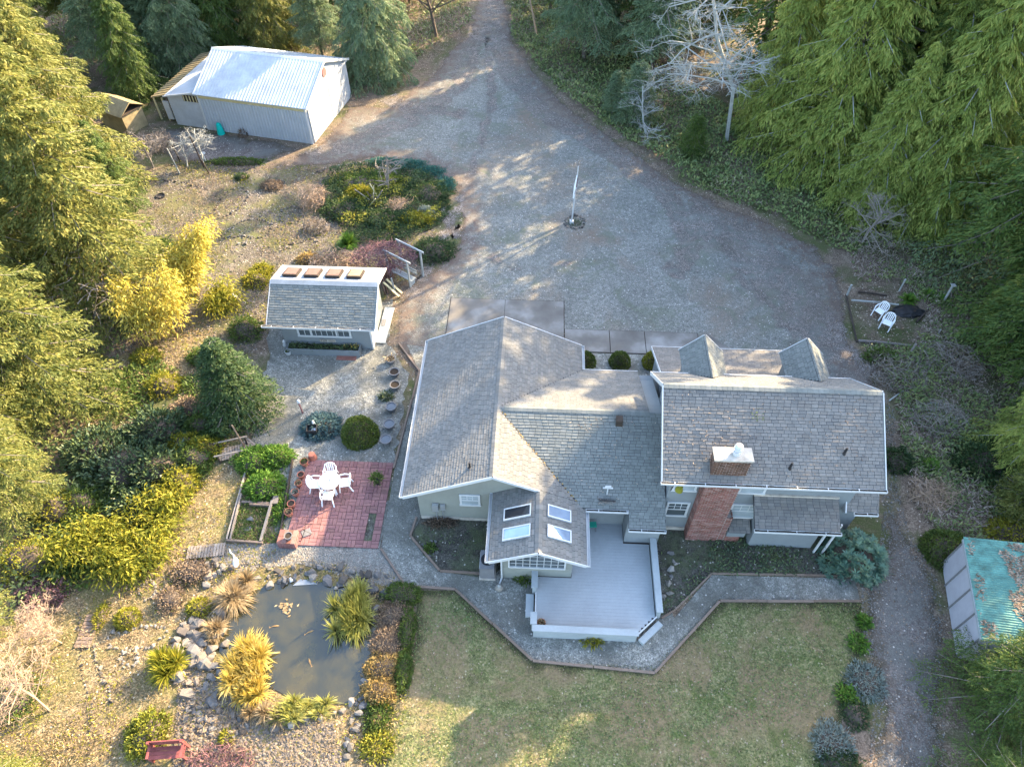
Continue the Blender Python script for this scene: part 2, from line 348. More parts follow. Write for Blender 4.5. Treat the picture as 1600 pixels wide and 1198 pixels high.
# ------------------------------------------------------------------ ground sheets
def inpoly(x, y, poly):
    c = np.zeros(len(x), bool); j = len(poly)-1
    for i in range(len(poly)):
        xi, yi = poly[i][0], poly[i][1]; xj, yj = poly[j][0], poly[j][1]
        k = ((yi > y) != (yj > y)) & (x < (xj-xi)*(y-yi)/(yj-yi+1e-12)+xi); c ^= k; j = i
    return c
def sheet(name, poly, mat, z, jit=.12, step=.35, inner=.8, relief=0.0, seed=1, label=None):
    rnd = random.Random(seed); b = []
    P = [Vector((p[0], p[1])) for p in poly]
    for i, p in enumerate(P):
        q = P[(i+1) % len(P)]; n = max(1, int((q-p).length/step))
        for k in range(n):
            c = p.lerp(q, k/n)
            if jit: c = c+Vector((rnd.gauss(0, jit), rnd.gauss(0, jit)))
            b.append(c)
    xs = [p.x for p in b]; ys = [p.y for p in b]
    gx, gy = np.meshgrid(np.arange(min(xs), max(xs), inner), np.arange(min(ys), max(ys), inner))
    gx = gx.ravel()+.01; gy = gy.ravel()+.01; ba = np.array([(p.x, p.y) for p in b])
    k = inpoly(gx, gy, ba); gx = gx[k]; gy = gy[k]
    d = np.sqrt(((gx[:, None]-ba[None, :, 0])**2+(gy[:, None]-ba[None, :, 1])**2).min(1)) if len(gx) else np.zeros(0)
    k = d > step*.8; gx = gx[k]; gy = gy[k]
    pts = b+[Vector((x, y)) for x, y in zip(gx, gy)]
    vo, eo, fo, *_ = delaunay_2d_cdt(pts, [(i, (i+1) % len(b)) for i in range(len(b))], [], 1, 1e-4)
    va = np.array([(v.x, v.y) for v in vo]); d = np.sqrt(((va[:, None]-ba[None])**2).sum(2).min(1))
    zz = z+(relief*np.clip(d, 0, 1)*(fbm2(va[:, 0], va[:, 1], 5, .8)+1) if relief else np.zeros(len(va)))
    me = bpy.data.meshes.new(name); me.from_pydata([(x, y, q) for (x, y), q in zip(va, zz)], [], [list(f) for f in fo])
    me.update()
    if len(me.polygons) and me.polygons[0].normal.z < 0: me.flip_normals()
    a = me.attributes.new('edge', 'FLOAT', 'POINT'); a.data.foreach_set('value', d.astype(np.float32))
    o = linkmesh(name, me, mat); o['kind'] = 'structure'
    if label: o['label'] = label
    return o
px = lambda *pts: [G(x, y) for x, y in pts]
g = MB(); g.add([(-220, -90, 0), (220, -90, 0), (220, 330, 0), (-220, 330, 0)], [(0, 1, 2, 3)]); tag(g.build('ground', M['litter']), kind='structure')
GARDEN = px((215, 300), (235, 262), (300, 250), (390, 258), (500, 262), (620, 300), (700, 380), (650, 440), (600, 470), (430, 500), (400, 560), (330, 560), (250, 560), (200, 560), (230, 470), (215, 380))
sheet('garden_ground', GARDEN, M['garden'], .004, seed=3)
DRY = px((-60, 1010), (60, 950), (150, 880), (250, 800), (330, 740), (400, 700), (440, 720), (400, 850), (470, 870), (620, 900), (650, 960), (640, 1090), (600, 1260), (-60, 1260))
sheet('dry_grass_ground', DRY, M['dry'], .008, seed=4)
BAMG = px((120, 620), (170, 560), (230, 520), (330, 500), (340, 560), (300, 600), (220, 640), (130, 690))
sheet('dry_clearing', BAMG, M['dry'], .008, seed=5)
LAWN = px((650, 922), (715, 923), (833, 1034), (1021, 1041), (1124, 937), (1345, 941), (1350, 1000), (1325, 1080), (1310, 1150), (1290, 1290), (560, 1290), (600, 1150), (620, 1080), (650, 1000))
sheet('lawn', LAWN, M['lawn'], .012, jit=.03, seed=6)
DRIVE = px((742, -140), (738, 0), (728, 55), (705, 70), (668, 120), (610, 165), (545, 160), (490, 232), (430, 250), (392, 262), (500, 264), (590, 250), (660, 262), (706, 292), (712, 345), (705, 392), (655, 432), (612, 475),
           (612, 540), (640, 600), (1000, 640), (1390, 640), (1375, 590), (1345, 560), (1335, 520), (1325, 460), (1312, 415), (1262, 375), (1200, 342), (1130, 318), (1062, 285), (1015, 250), (950, 205), (890, 165), (840, 112), (806, 60), (796, 0), (792, -140))
sheet('gravel_driveway', DRIVE, M['gravel'], .016, jit=.1, seed=7)
def band(a, w):
    P = [G(x, y) for x, y in a]; L_ = []; R_ = []
    for i, p in enumerate(P):
        d = (P[min(i+1, len(P)-1)]-P[max(i-1, 0)]).normalized(); n_ = Vector((-d.y, d.x, 0))*w/2; L_.append(p+n_); R_.append(p-n_)
    return L_+R_[::-1]
for k, (a, w) in enumerate((([(772, -60), (770, 40), (790, 110), (850, 180), (940, 230), (1040, 300), (1080, 380), (1050, 440)], 2.2), ([(750, 40), (720, 130), (640, 190), (560, 220), (480, 245)], 2.4), ([(1330, 600), (1280, 520), (1220, 440), (1150, 370), (1060, 330)], 4.0),
        ([(760, 60), (770, 160), (740, 260), (700, 360), (640, 470)], 1.3), ([(1260, 560), (1190, 470), (1150, 430), (1120, 340)], 1.2), ([(600, 150), (640, 170), (690, 175), (740, 180)], 2.0), ([(660, 300), (720, 370), (800, 420), (900, 410)], 1.1))):
    sheet('wheel_track', band(a, w), M['rut'], .0172+.0004*k, jit=.12, inner=.5, seed=50+k)
YARD = px((612, 470), (606, 540), (638, 582), (616, 722), (596, 858), (430, 858), (440, 720), (390, 700), (400, 640), (420, 560), (418, 500))
sheet('gravel_yard', YARD, M['gravel_path'], .020, jit=.08, seed=8)
BARNY = px((230, 210), (272, 195), (330, 204), (490, 228), (430, 252), (390, 262), (330, 262), (260, 255))
sheet('barn_apron_ground', BARNY, M['dirt'], .010, seed=9)
TRACK = px((1385, 630), (1372, 700), (1380, 800), (1372, 870), (1345, 900), (1345, 942), (1350, 1010), (1365, 1100), (1350, 1290), (1480, 1290), (1475, 1100), (1485, 1010), (1462, 900), (1420, 830), (1400, 740), (1398, 640))
sheet('dirt_track', TRACK, M['dirt'], .020, jit=.1, seed=10)
PATH = [W(-6.9, 26.2), W(-5.95, 24.3), W(-6.35, 18.5), W(-6.3, 14.1), W(-5.0, 12.5), W(-2.9, 12.45), W(.35, 9.7), W(5.05, 9.45), W(7.95, 12.45), W(13.7, 12.7),
        W(13.75, 13.65), W(7.8, 13.55), W(6.0, 11.6), W(5.6, 15.4), W(-.9, 15.5), W(-1.6, 12.95), W(-3.65, 13.2), W(-5.1, 14.75), W(-4.6, 16.2), W(-4.9, 24.4), W(-5, 26)]
PATH = [Vector((p.x, p.y)) for p in PATH]
sheet('gravel_path', PATH, M['gravel_path'], .024, jit=.01, seed=11)
sheet('pond_side_gravel', px((355, 850), (440, 848), (600, 858), (640, 925), (540, 900), (470, 882), (360, 892), (330, 872)), M['gravel_path'], .014, jit=.06, seed=12)
BED1 = [W(-5.1, 14.75), W(-3.65, 13.2), W(-1.5, 12.95), W(-1.0, 13.5), W(-1, 15.8), W(-4.75, 15.8)]
sheet('side_garden_bed', BED1, M['bed'], .030, jit=.01, seed=13)
BED2 = [W(5.45, 15.0), W(5.5, 11.7), W(6.1, 11.95), W(7.8, 13.6), W(13.6, 13.75), W(13.8, 14.5), W(13.3, 16), W(6, 15.8)]
sheet('rear_garden_bed', BED2, M['bed'], .030, jit=.02, seed=14)
sheet('entry_garden_bed', [W(2.35, 22.5), W(5.8, 22.5), W(5.8, 26.0), W(2.35, 26.0)], M['gravel_path'], .028, jit=0, seed=15)
# concrete apron and walk, each slab a raised pour with open joints
slab_root = T('concrete_apron', 'stained grey concrete apron in front of the garage at the end of the gravel', 'paving', W(-1.6, 28, .0), -HA)
MB().box(-4.89, 1.64, 23.96, 29.99, .016, .030).build('joint_soil', M['soil'], slab_root, off=(-1.6, 28, 0))
def slab(u0, u1, v0, v1, z=.05):
    s = MB().box(u0, u1, v0, v1, .017, z); return s.build('slab', M['concrete'], slab_root, off=(-1.6, 28, 0))
for u0, u1 in ((-4.85, -1.75), (-1.73, 1.6)):
    slab(u0, u1, 24.0, 29.95)
walk_root = T('concrete_walk', 'narrow concrete walk of four slabs above the round shrubs', 'paving', W(5, 27, 0), -HA)
MB().box(1.645, 8.93, 26.06, 27.79, .016, .030).build('joint_soil', M['soil'], walk_root, off=(5, 27, 0))
for u0, u1 in ((1.66, 4.08), (4.12, 6.0), (6.04, 8.9)):
    MB().box(u0, u1, 26.1, 27.75, .017, .055).build('slab', M['concrete'], walk_root, off=(5, 27, 0))
MB().prism([(8.94, 26.1, .017), (10.9, 24.5, .017), (12.2, 25.0, .017), (10.3, 26.9, .017), (9.4, 27.75, .017)], (0, 0, .04)).build('slab', M['concrete'], walk_root, off=(5, 27, 0))
# pond
POND = px((340, 1015), (352, 985), (372, 950), (388, 925), (420, 912), (480, 908), (535, 915), (575, 935), (590, 965), (585, 1010), (570, 1045), (568, 1078), (545, 1100), (500, 1098), (450, 1090), (400, 1060), (365, 1045))
sheet('pond_water', POND, M['water'], .032, jit=.04, seed=16)
# ------------------------------------------------------------------ roofs, siding: rows of real pieces
def clip_row(poly, s):
    xs = []
    for i in range(len(poly)):
        (a0, s0), (a1, s1) = poly[i], poly[(i+1) % len(poly)]
        if (s0 <= s) != (s1 <= s): xs.append(a0+(a1-a0)*(s-s0)/(s1-s0))
    return (min(xs), max(xs)) if len(xs) >= 2 else None
def plane_axes(pts, eave):
    pts = [Vector(p) for p in pts]; U = (Vector(eave[1])-Vector(eave[0])).normalized()
    n = Vector((0, 0, 0))
    for i in range(len(pts)): n += (pts[i]-pts[0]).cross(pts[(i+1) % len(pts)]-pts[0])
    n.normalize()
    if n.z < -1e-3 or (abs(n.z) < 1e-3 and n.y > 0): n = -n
    S = n.cross(U)
    if S.z < 0: S = -S
    if U.cross(S).dot(n) < 0: U = -U
    return pts, U, S, n
def tiles(mb, pts, eave, tabw=.26, expo=.13, th=.016, gap=.014, seed=0, base_th=.002):
    pts, U, S, n = plane_axes(pts, eave); rnd = random.Random(seed); O = Vector(eave[0])
    poly = [((p-O).dot(U), (p-O).dot(S)) for p in pts]
    smin = min(p[1] for p in poly); smax = max(p[1] for p in poly); r = 0; s = smin
    while s < smax-.01:
        h = min(expo, smax-s); c = clip_row(poly, s+h*.5)
        if c and c[1]-c[0] > .03:
            x = c[0]-(tabw*rnd.random() if tabw < 50 else 0)
            while x < c[1]:
                w = tabw if tabw < 50 else c[1]-c[0]
                a = max(x, c[0])+gap/2; b = min(x+w, c[1])-gap/2
                if b-a > .02:
                    t = th*(1+.35*rnd.uniform(-1, 1)) if tabw < 50 else th; e = rnd.uniform(-.006, .006) if tabw < 50 else 0
                    p = lambda q, k, z: O+U*q+S*k+n*z
                    c0 = .013 if tabw < 50 else 0
                    vs = [p(a, s+e+c0, 0), p(b, s+e+c0, 0), p(a, s+e+c0, t), p(b, s+e+c0, t), p(b, s+h+.004, base_th), p(a, s+h+.004, base_th)]
                    mb.add(vs, [(0, 1, 3, 2), (2, 3, 4, 5), (0, 2, 5), (1, 4, 3)])
                x += w
        s += expo; r += 1
    return mb
def roofslab(parent, off, pts, eave, mat='shingle', th=.09, seed=0, name='roof', tabw=.26, expo=.13, under='soffit'):
    P, U, S, n = plane_axes(pts, eave)
    s = MB().prism([p-n*.002 for p in P], n*-th).build(name, M[under], parent, off)
    mb = MB(); tiles(mb, pts, eave, seed=seed, tabw=tabw, expo=expo)
    mb.build('shingles', M[mat], s, kind='stuff', off=off); return s
def lap(parent, off, pts, eave, mat='siding', expo=.15):
    mb = MB(); tiles(mb, pts, eave, tabw=99, expo=expo, th=.016, gap=0, base_th=.003)
    return mb.build('siding', M[mat], parent, off, kind='stuff')
def trim(parent, off, a, b, w=.03, h=.12, name='fascia', mat='white'):
    return MB().beam(a, b, w, h).build(name, M[mat], parent, off)
def gutter(parent, off, u0, u1, v, z, side=-1):
    mb = MB(); y0, y1 = (v-.12, v) if side < 0 else (v, v+.12)
    mb.box(u0, u1, y0, y0+.012, z-.1, z+.012); mb.box(u0, u1, y1-.012, y1, z-.1, z); mb.box(u0, u1, y0+.013, y1-.013, z-.112, z-.1)
    mb.box(u0-.012, u0, y0, y1, z-.1, z+.01); mb.box(u1, u1+.012, y0, y1, z-.1, z+.01)
    k = u0+.5
    while k < u1: mb.box(k, k+.03, y0, y1, z+.004, z+.014); k += 1.15
    o = mb.build('gutter', M['white'], parent, off)
    rnd = random.Random(int(u0*10)); d = MB(); k = u0+.02
    while k < u1-.05:
        w = rnd.uniform(.1, .5); 
        d.box(k, min(k+w, u1-.02), y0+.014, y1-.014, z-.098, z-rnd.uniform(.0, .04))
        k += w+rnd.uniform(0, .03)
    d.build('debris', M['gutter_dirt'], o, off, kind='stuff')
def gutter_y(parent, off, u, v0, v1, z, side=1):
    mb = MB(); x0, x1 = (u, u+.12) if side > 0 else (u-.12, u)
    mb.box(x0, x0+.012, v0, v1, z-.1, z+(.012 if side < 0 else 0)); mb.box(x1-.012, x1, v0, v1, z-.1, z+(.012 if side > 0 else 0)); mb.box(x0, x1, v0, v1, z-.112, z-.1)
    mb.box(x0, x1, v0-.012, v0, z-.1, z+.01); mb.box(x0, x1, v1, v1+.012, z-.1, z+.01)
    mb.build('gutter', M['white'], parent, off)
def window(parent, off, u0, u1, z0, z1, v, cols=3, rows=4, sash=True, pane='glassblind', fw=.09):
    w = MB(); y = v-.05
    w.box(u0-fw, u1+fw, y, v, z1, z1+fw); w.box(u0-fw-.02, u1+fw+.02, y-.02, v, z0-fw, z0)
    w.box(u0-fw, u0, y+.002, v, z0, z1); w.box(u1, u1+fw, y+.002, v, z0, z1)
    o = w.build('window', M['white'], parent, off)
    MB().box(u0, u1, v-.03, v-.022, z0, z1).build('pane', M[pane], o, off)
    m = MB(); zt = z0
    if sash: zt = (z0+z1)/2; m.box(u0, u1, v-.045, v-.0305, zt-.025, zt+.025)
    for i in range(1, cols): x = u0+(u1-u0)*i/cols; m.box(x-.013, x+.013, v-.04, v-.031, zt+(.025 if sash else 0), z1)
    for j in range(1, rows if not sash else max(2, rows//2)):
        q = zt+(z1-zt)*j/(rows if not sash else max(2, rows//2)); m.box(u0, u1, v-.038, v-.0308, q-.013, q+.013)
    m.build('muntins', M['white'], o, off)
    return o
# ------------------------------------------------------------------ the house
HO = (4, 18, 0)
house = T('house', 'large grey house with shingled gable roofs, brick chimney and rear deck', 'house', W(4, 18), -HA)
mA, mB_ = .474, .46
zA = lambda u: 4.2-mA*abs(u+1.47)
zC = lambda u: 3.3-mA*abs(u-.43)
zB = lambda v: 4.2-mB_*abs(18.8-v)
# garage wing
wl = [(-4.75, 0), (1.95, 0), (1.95, zA(1.95)-.12), (-1.47, 4.06), (-4.75, zA(-4.75)-.12)]
MB().prism([(u, 15.7, z) for u, z in wl], (0, 8.2, 0)).build('wall', M['siding_tan'], house, HO, label='wall of the garage wing')
lap(house, HO, [(-4.75, 15.698, .3), (1.9, 15.698, .3), (1.9, 15.698, zA(1.9)-.14), (-1.47, 15.698, 4.04), (-4.75, 15.698, zA(-4.75)-.14)], ((-4.75, 15.698, .3), (1.9, 15.698, .3)), 'siding_tan')
MB().box(-4.73, -1.0, 15.66, 15.698, .0, .22).build('foundation', M['cap'], house, HO)
window(house, HO, -2.85, -2.15, 1.42, 2.1, 15.68, 3, 4)
roofslab(house, HO, [(-5.27, 15.31, zA(-5.27)), (-5.27, 24.3, zA(-5.27)), (-1.47, 24.3, 4.2), (-1.47, 15.31, 4.2)], ((-5.27, 15.31, zA(-5.27)), (-5.27, 24.3, zA(-5.27))), 'shingle', seed=1)
E1 = ((2.34, 12.57, zA(2.34)), (2.34, 24.3, zA(2.34)))
for k, poly in enumerate(([(-1.47, 15.31), (1.92, 15.31), (-1.47, 18.8)], [(.43, 12.57), (2.34, 12.57), (2.34, 15.0), (1.92, 15.31), (.43, 15.31)], [(-1.47, 18.8), (2.34, 22.65), (2.34, 24.3), (-1.47, 24.3)])):
    roofslab(house, HO, [(u, v, zA(u)) for u, v in poly], E1, 'shingle', seed=2+k)
roofslab(house, HO, [(-1.5, 12.57, zC(-1.5)), (-1.5, 15.69, zC(-1.5)), (.43, 15.69, 3.3), (.43, 12.57, 3.3)], ((-1.5, 12.57, zC(-1.5)), (-1.5, 15.7, zC(-1.5))), 'shingle', seed=6)
# connecting block
bl = [(15.6, 0), (22.3, 0), (22.3, zB(22.3)-.12), (18.8, 4.06), (15.6, zB(15.6)-.12)]
MB().prism([(1.95, v, z) for v, z in bl], (3.68, 0, 0)).build('wall', M['siding'], house, HO, label='wall of the middle block')
lap(house, HO, [(2.0, 15.598, .36), (4.1, 15.598, .36), (4.1, 15.598, 2.5), (2.0, 15.598, 2.5)], ((2, 15.598, .36), (4.1, 15.598, .36)))
MB().box(4.12, 5.55, 14.78, 15.6, 0, 2.2).build('wall', M['siding'], house, HO, label='wall of the small projection by the deck')
lap(house, HO, [(4.12, 14.778, .36), (5.55, 14.778, .36), (5.55, 14.778, 2.15), (4.12, 14.778, 2.15)], ((4.12, 14.778, .36), (5.55, 14.778, .36)))
EB = ((2.15, 15.07, zB(15.07)), (5.55, 15.07, zB(15.07)))
roofslab(house, HO, [(u, v, zB(v)) for u, v in [(-1.47, 18.8), (2.15, 15.07), (5.6, 15.07), (5.6, 18.8)]], EB, 'shingle_green', seed=7)
roofslab(house, HO, [(u, v, zB(v)) for u, v in [(4.1, 15.07), (4.1, 14.4), (5.6, 14.4), (5.6, 15.07)]], EB, 'shingle_green', seed=8)
roofslab(house, HO, [(u, v, zB(v)) for u, v in [(-1.47, 18.8), (5.0, 18.8), (5.0, 22.72), (2.41, 22.72)]], ((2.4, 22.72, zB(22.72)), (5.0, 22.72, zB(22.72))), 'shingle', seed=9)
MB().box(5.0, 5.64, 18.9, 22.3, 2.0, 2.6).build('wall', M['siding'], house, HO)
# ridge caps
def ridge(pts, mat='shingle', w=.14):
    a, b = Vector(pts[0]), Vector(pts[1]); n = int((b-a).length/.2); d = (b-a)/n; side = d.cross(Vector((0, 0, 1))).normalized()*w; mb = MB()
    for i in range(n):
        p = a+d*i; q = p+d*.97; up = Vector((0, 0, .03)); dn = Vector((0, 0, .03-w*.47))
        mb.add([p+up, q+up*.8, q+side+dn, p+side+dn*.9, q-side+dn, p-side+dn*.9], [(0, 1, 2, 3), (1, 0, 5, 4)])
    mb.build('ridge_cap', M[mat], house, HO, kind='stuff')
ridge([(-1.47, 15.31, 4.2), (-1.47, 24.3, 4.2)]); ridge([(-1.2, 18.8, 4.2), (5.0, 18.8, 4.2)], 'shingle_green'); ridge([(.43, 12.57, 3.3), (.43, 15.3, 3.3)])
ridge([(5.05, 18.0, 7.0), (13.42, 18.0, 7.0)], 'shingle_green')
# trims of the left part
def rakes(pts):
    for a, b in zip(pts[:-1], pts[1:]): trim(house, HO, a, b, .035, .16)
dz = -.06
rakes([(-5.28, 15.29, zA(-5.27)+dz), (-1.47, 15.29, 4.2+dz), (.40, 15.29, zA(.4)+dz)])
rakes([(-1.5, 12.55, zC(-1.5)+dz), (.43, 12.55, 3.3+dz), (2.34, 12.55, zA(2.34)+dz)])
rakes([(-5.28, 24.32, zA(-5.27)+dz), (-1.47, 24.32, 4.2+dz), (2.34, 24.32, zA(2.34)+dz)])
gutter_y(house, HO, -5.29, 15.31, 24.3, zA(-5.27)-.02, -1); gutter_y(house, HO, -1.52, 12.57, 15.66, zC(-1.5)-.02, -1)
gutter_y(house, HO, 2.36, 12.57, 15.0, zA(2.34)-.02, 1); gutter_y(house, HO, 2.36, 22.75, 24.3, zA(2.34)-.02, 1)
gutter(house, HO, 2.36, 4.08, 15.05, zB(15.07)-.01); gutter(house, HO, 4.1, 5.6, 14.38, zB(14.4)-.01); trim(house, HO, (2.4, 22.74, zB(22.72)-.06), (5.0, 22.74, zB(22.72)-.06), .03, .14)
# sun room under the skylights
wc = [(-1.0, 0), (1.85, 0), (1.85, zC(1.85)-.12), (.43, 3.15), (-1.0, zC(-1.0)-.12)]
MB().prism([(u, 13.05, z) for u, z in wc], (0, 2.64, 0)).build('wall', M['siding_tan'], house, HO, label='wall of the sun room')
lap(house, HO, [(-1.0, 13.048, .05), (1.85, 13.048, .05), (1.85, 13.048, .98), (-1.0, 13.048, .98)], ((-1, 13.048, .05), (1.85, 13.048, .05)), 'siding_tan')
w = MB(); a0, a1, b0 = -.72, 1.55, 1.12
tri = [(a0, b0), (a1, b0), (a1, 2.35), (.43, 2.88), (a0, 2.35)]
for (p, q) in zip(tri, tri[1:]+tri[:1]): w.beam((p[0], 13.02, p[1]), (q[0], 13.02, q[1]), .06, .1, (0, 1, 0))
wo = w.build('window', M['white'], house, HO, label='wide many paned gable window')
MB().prism([(u, 13.035, z) for u, z in tri], (0, -.008, 0)).build('pane', M['glass'], wo, HO)
m = MB()
for i in range(1, 8):
    x = a0+(a1-a0)*i/8; m.box(x-.013, x+.013, 13.012, 13.026, b0, 2.35+.5*(1-abs(x-.43)/1.15))
for z in (1.42, 1.72, 2.02, 2.32): m.box(a0, a1, 13.014, 13.0255, z-.012, z+.012)
m.build('muntins', M['white'], wo, HO)
# four skylights over the sun room
def skylight(u0, u1, v0, v1, zf, mat, frame='white'):
    mb = MB(); h = .09
    for (x0, x1, y0, y1) in ((u0, u1, v0-.05, v0), (u0, u1, v1, v1+.05), (u0-.05, u0, v0-.05, v1+.05), (u1, u1+.05, v0-.05, v1+.05)):
        q = [(x0, y0, zf(x0)), (x1, y0, zf(x1)), (x1, y1, zf(x1)), (x0, y1, zf(x0))]; mb.prism(q, (0, 0, h))
    o = mb.build('skylight', M[frame], house, HO)
    MB().prism([(u0, v0, zf(u0)+.03), (u1, v0, zf(u1)+.03), (u1, v1, zf(u1)+.03), (u0, v1, zf(u0)+.03)], (0, 0, .03)).build('pane', M[mat], o, HO)
for v in (14.35, 13.45):
    skylight(-.95, .05, v-.08, v+.36, zC, 'skyglass' if v > 14 else 'skymirror'); skylight(.82, 1.68, v-.08, v+.36, zA, 'skymirror')
# two storey part
zD = lambda v: 7.0-.645*(18.0-v) if v <= 18 else 7.0-.826*(v-18.0)
dw = [(15.65, 0), (20.2, 0), (20.2, 5.0), (18.0, 6.85), (15.65, zD(15.65)-.12)]
MB().prism([(5.65, v, z) for v, z in dw], (7.4, 0, 0)).build('wall', M['siding'], house, HO, label='wall of the two storey part')
lap(house, HO, [(5.65, 15.648, .3), (13.05, 15.648, .3), (13.05, 15.648, 5.2), (5.65, 15.648, 5.2)], ((5.65, 15.648, .3), (13.05, 15.648, .3)))
MB().box(5.68, 6.85, 15.6, 15.648, 0, .26).build('foundation', M['cap'], house, HO)
window(house, HO, 5.85, 6.65, 3.32, 4.3, 15.63, 3, 4); window(house, HO, 5.85, 6.62, 1.32, 2.25, 15.63, 3, 4, pane='glass')
window(house, HO, 8.5, 9.4, 3.32, 4.3, 15.63, 3, 4); window(house, HO, 8.5, 9.5, 1.4, 2.3, 15.63, 3, 4)
window(house, HO, 10.4, 11.1, 4.35, 4.8, 15.63, 2, 2, False)
roofslab(house, HO, [(5.05, 14.9, zD(14.9)), (13.42, 14.9, zD(14.9)), (13.42, 18, 7.0), (5.05, 18, 7.0)], ((5.05, 14.9, zD(14.9)), (13.42, 14.9, zD(14.9))), 'shingle_brown', seed=10)
roofslab(house, HO, [(5.05, 20.3, zD(20.3)), (13.42, 20.3, zD(20.3)), (13.42, 18, 7.0), (5.05, 18, 7.0)], ((5.05, 20.3, zD(20.3)), (13.42, 20.3, zD(20.3))), 'shingle', seed=11)
for u in (5.03, 13.44): trim(house, HO, (u, 14.9, zD(14.9)-.05), (u, 18, 6.95), .035, .16); trim(house, HO, (u, 18, 6.95), (u, 20.3, zD(20.3)-.05), .035, .16)
gutter(house, HO, 5.0, 13.46, 14.88, zD(14.9)); trim(house, HO, (5.03, 20.32, zD(20.3)-.05), (13.44, 20.32, zD(20.3)-.05), .03, .14)
# entry porch roof and dormers on the drive side
zE = lambda v: 2.7+(24.1-v)*.45
roofslab(house, HO, [(5.75, 24.1, zE(24.1)), (12.6, 24.1, zE(24.1)), (12.6, 20.1, zE(20.1)), (5.75, 20.1, zE(20.1))], ((5.75, 24.1, zE(24.1)), (12.6, 24.1, zE(24.1))), 'shingle_brown', seed=12)
trim(house, HO, (5.75, 24.12, 2.64), (12.6, 24.12, 2.64), .03, .14); trim(house, HO, (5.73, 24.1, 2.64), (5.73, 20.1, zE(20.1)-.06), .03, .14)
MB().box(5.9, 12.45, 20.2, 23.6, 0, 2.6).build('wall', M['siding'], house, HO)
for uc in (7.38, 11.78):
    hw = .95
    for sgn in (-1, 1):
        ue = uc+sgn*hw
        pts = [(uc, 19.4, 5.9), (uc, 21.85, 5.9), (ue, 21.85, 4.9), (ue, 20.5, 4.9)]
        r = roofslab(house, HO, pts, ((ue, 21.85, 4.9), (ue, 20.5, 4.9)), 'shingle_green', seed=int(20+uc+sgn), name='dormer_roof', tabw=.28, expo=.13)
        trim(house, HO, (uc, 21.87, 5.85), (ue, 21.87, 4.85), .03, .12)
    MB().prism([(uc-.75, 20.0, 3.6), (uc+.75, 20.0, 3.6), (uc+.75, 20.0, 4.95), (uc, 20.0, 5.78), (uc-.75, 20.0, 4.95)], (0, 1.55, 0)).build('dormer_wall', M['siding'], house, HO)
    ww = MB().box(uc-.4, uc+.4, 21.55, 21.59, 4.0, 4.9).build('dormer_window', M['white'], house, HO); MB().box(uc-.33, uc+.33, 21.591, 21.6, 4.06, 4.84).build('pane', M['glass'], ww, HO)
# right side lean roof
zG = lambda v: 2.45+(v-15.4)*.86
MB().prism([(13.06, v, z) for v, z in [(15.95, 0), (20.0, 0), (20.0, 2.3), (18.6, 5.0), (15.95, 2.6)]], (.9, 0, 0)).build('wall', M['siding'], house, HO)
roofslab(house, HO, [(12.95, 15.4, 2.45), (14.3, 15.4, 2.45), (14.3, 18.95, zG(18.95)), (13.07, 18.95, zG(18.95))], ((12.95, 15.4, 2.45), (14.3, 15.4, 2.45)), 'shingle_brown', seed=14)
roofslab(house, HO, [(13.07, 18.95, zG(18.95)), (14.3, 18.95, zG(18.95)), (14.3, 21.5, 3.2), (13.07, 21.5, 3.2)], ((13.07, 21.5, 3.2), (14.3, 21.5, 3.2)), 'shingle', seed=15)
gutter(house, HO, 13.3, 14.25, 15.38, 2.46); trim(house, HO, (12.93, 15.4, 2.4), (12.93, 15.9, 2.85), .05, .3)
# projecting bay with its own lean roof
MB().prism([(9.5, v, z) for v, z in [(15.0, 0), (15.64, 0), (15.64, 2.9), (15.0, 2.5)]], (2.7, 0, 0)).build('wall', M['siding'], house, HO)
lap(house, HO, [(9.5, 14.998, .05), (12.2, 14.998, .05), (12.2, 14.998, 2.4), (9.5, 14.998, 2.4)], ((9.5, 14.998, .05), (12.2, 14.998, .05)))
roofslab(house, HO, [(9.1, 14.42, 2.5), (12.5, 14.42, 2.5), (12.5, 15.62, 3.1), (9.1, 15.62, 3.1)], ((9.1, 14.42, 2.5), (12.5, 14.42, 2.5)), 'shingle_brown', seed=16)
gutter(house, HO, 9.08, 12.52, 14.40, 2.5); MB().box(9.1, 12.5, 15.56, 15.64, 3.12, 3.22).build('flashing', M['cap'], house, HO)
for u in (12.25, 12.62): MB().box(u, u+.07, 14.75, 14.82, 0, 2.45).build('post', M['white'], house, HO)
# chimney: every course laid, brick by brick
def bricks(mb, u0, u1, v0, v1, z0, z1, rnd):
    z = z0; r = 0
    while z < z1-.03:
        for (a, b, horiz) in ((u0, u1, 1), (v0, v1, 0)):
            x = a-(.105 if r % 2 else 0)
            while x < b-.01:
                p, q = max(a, x)+.006, min(b, x+.21)-.006
                if q-p > .03:
                    d = rnd.uniform(.002, .014)
                    if horiz: mb.box(p, q, v0-d, v0+.03, z, z+.062)
                    else:
                        mb.box(u0-d, u0+.03, p+.03, q, z, z+.062); mb.box(u1-.03, u1+d, p+.03, q, z, z+.062)
                x += .222
        z += .075; r += 1
rb = random.Random(5)
ch = MB().box(6.86, 8.2, 15.16, 15.647, 0, 6.12).box(8.2, 8.46, 15.17, 15.647, 0, 1.9).box(8.46, 9.1, 15.18, 15.647, 0, .5).build('chimney', M['mortar'], house, HO)
b1 = MB(); bricks(b1, 6.85, 8.2, 15.15, 15.64, 0.02, 5.1, rb); b1.build('brickwork', M['brick'], ch, HO, kind='stuff')
b1 = MB(); bricks(b1, 8.215, 8.47, 15.16, 15.63, 0.02, 1.94, rb); b1.build('brickwork', M['brick'], ch, HO, kind='stuff')
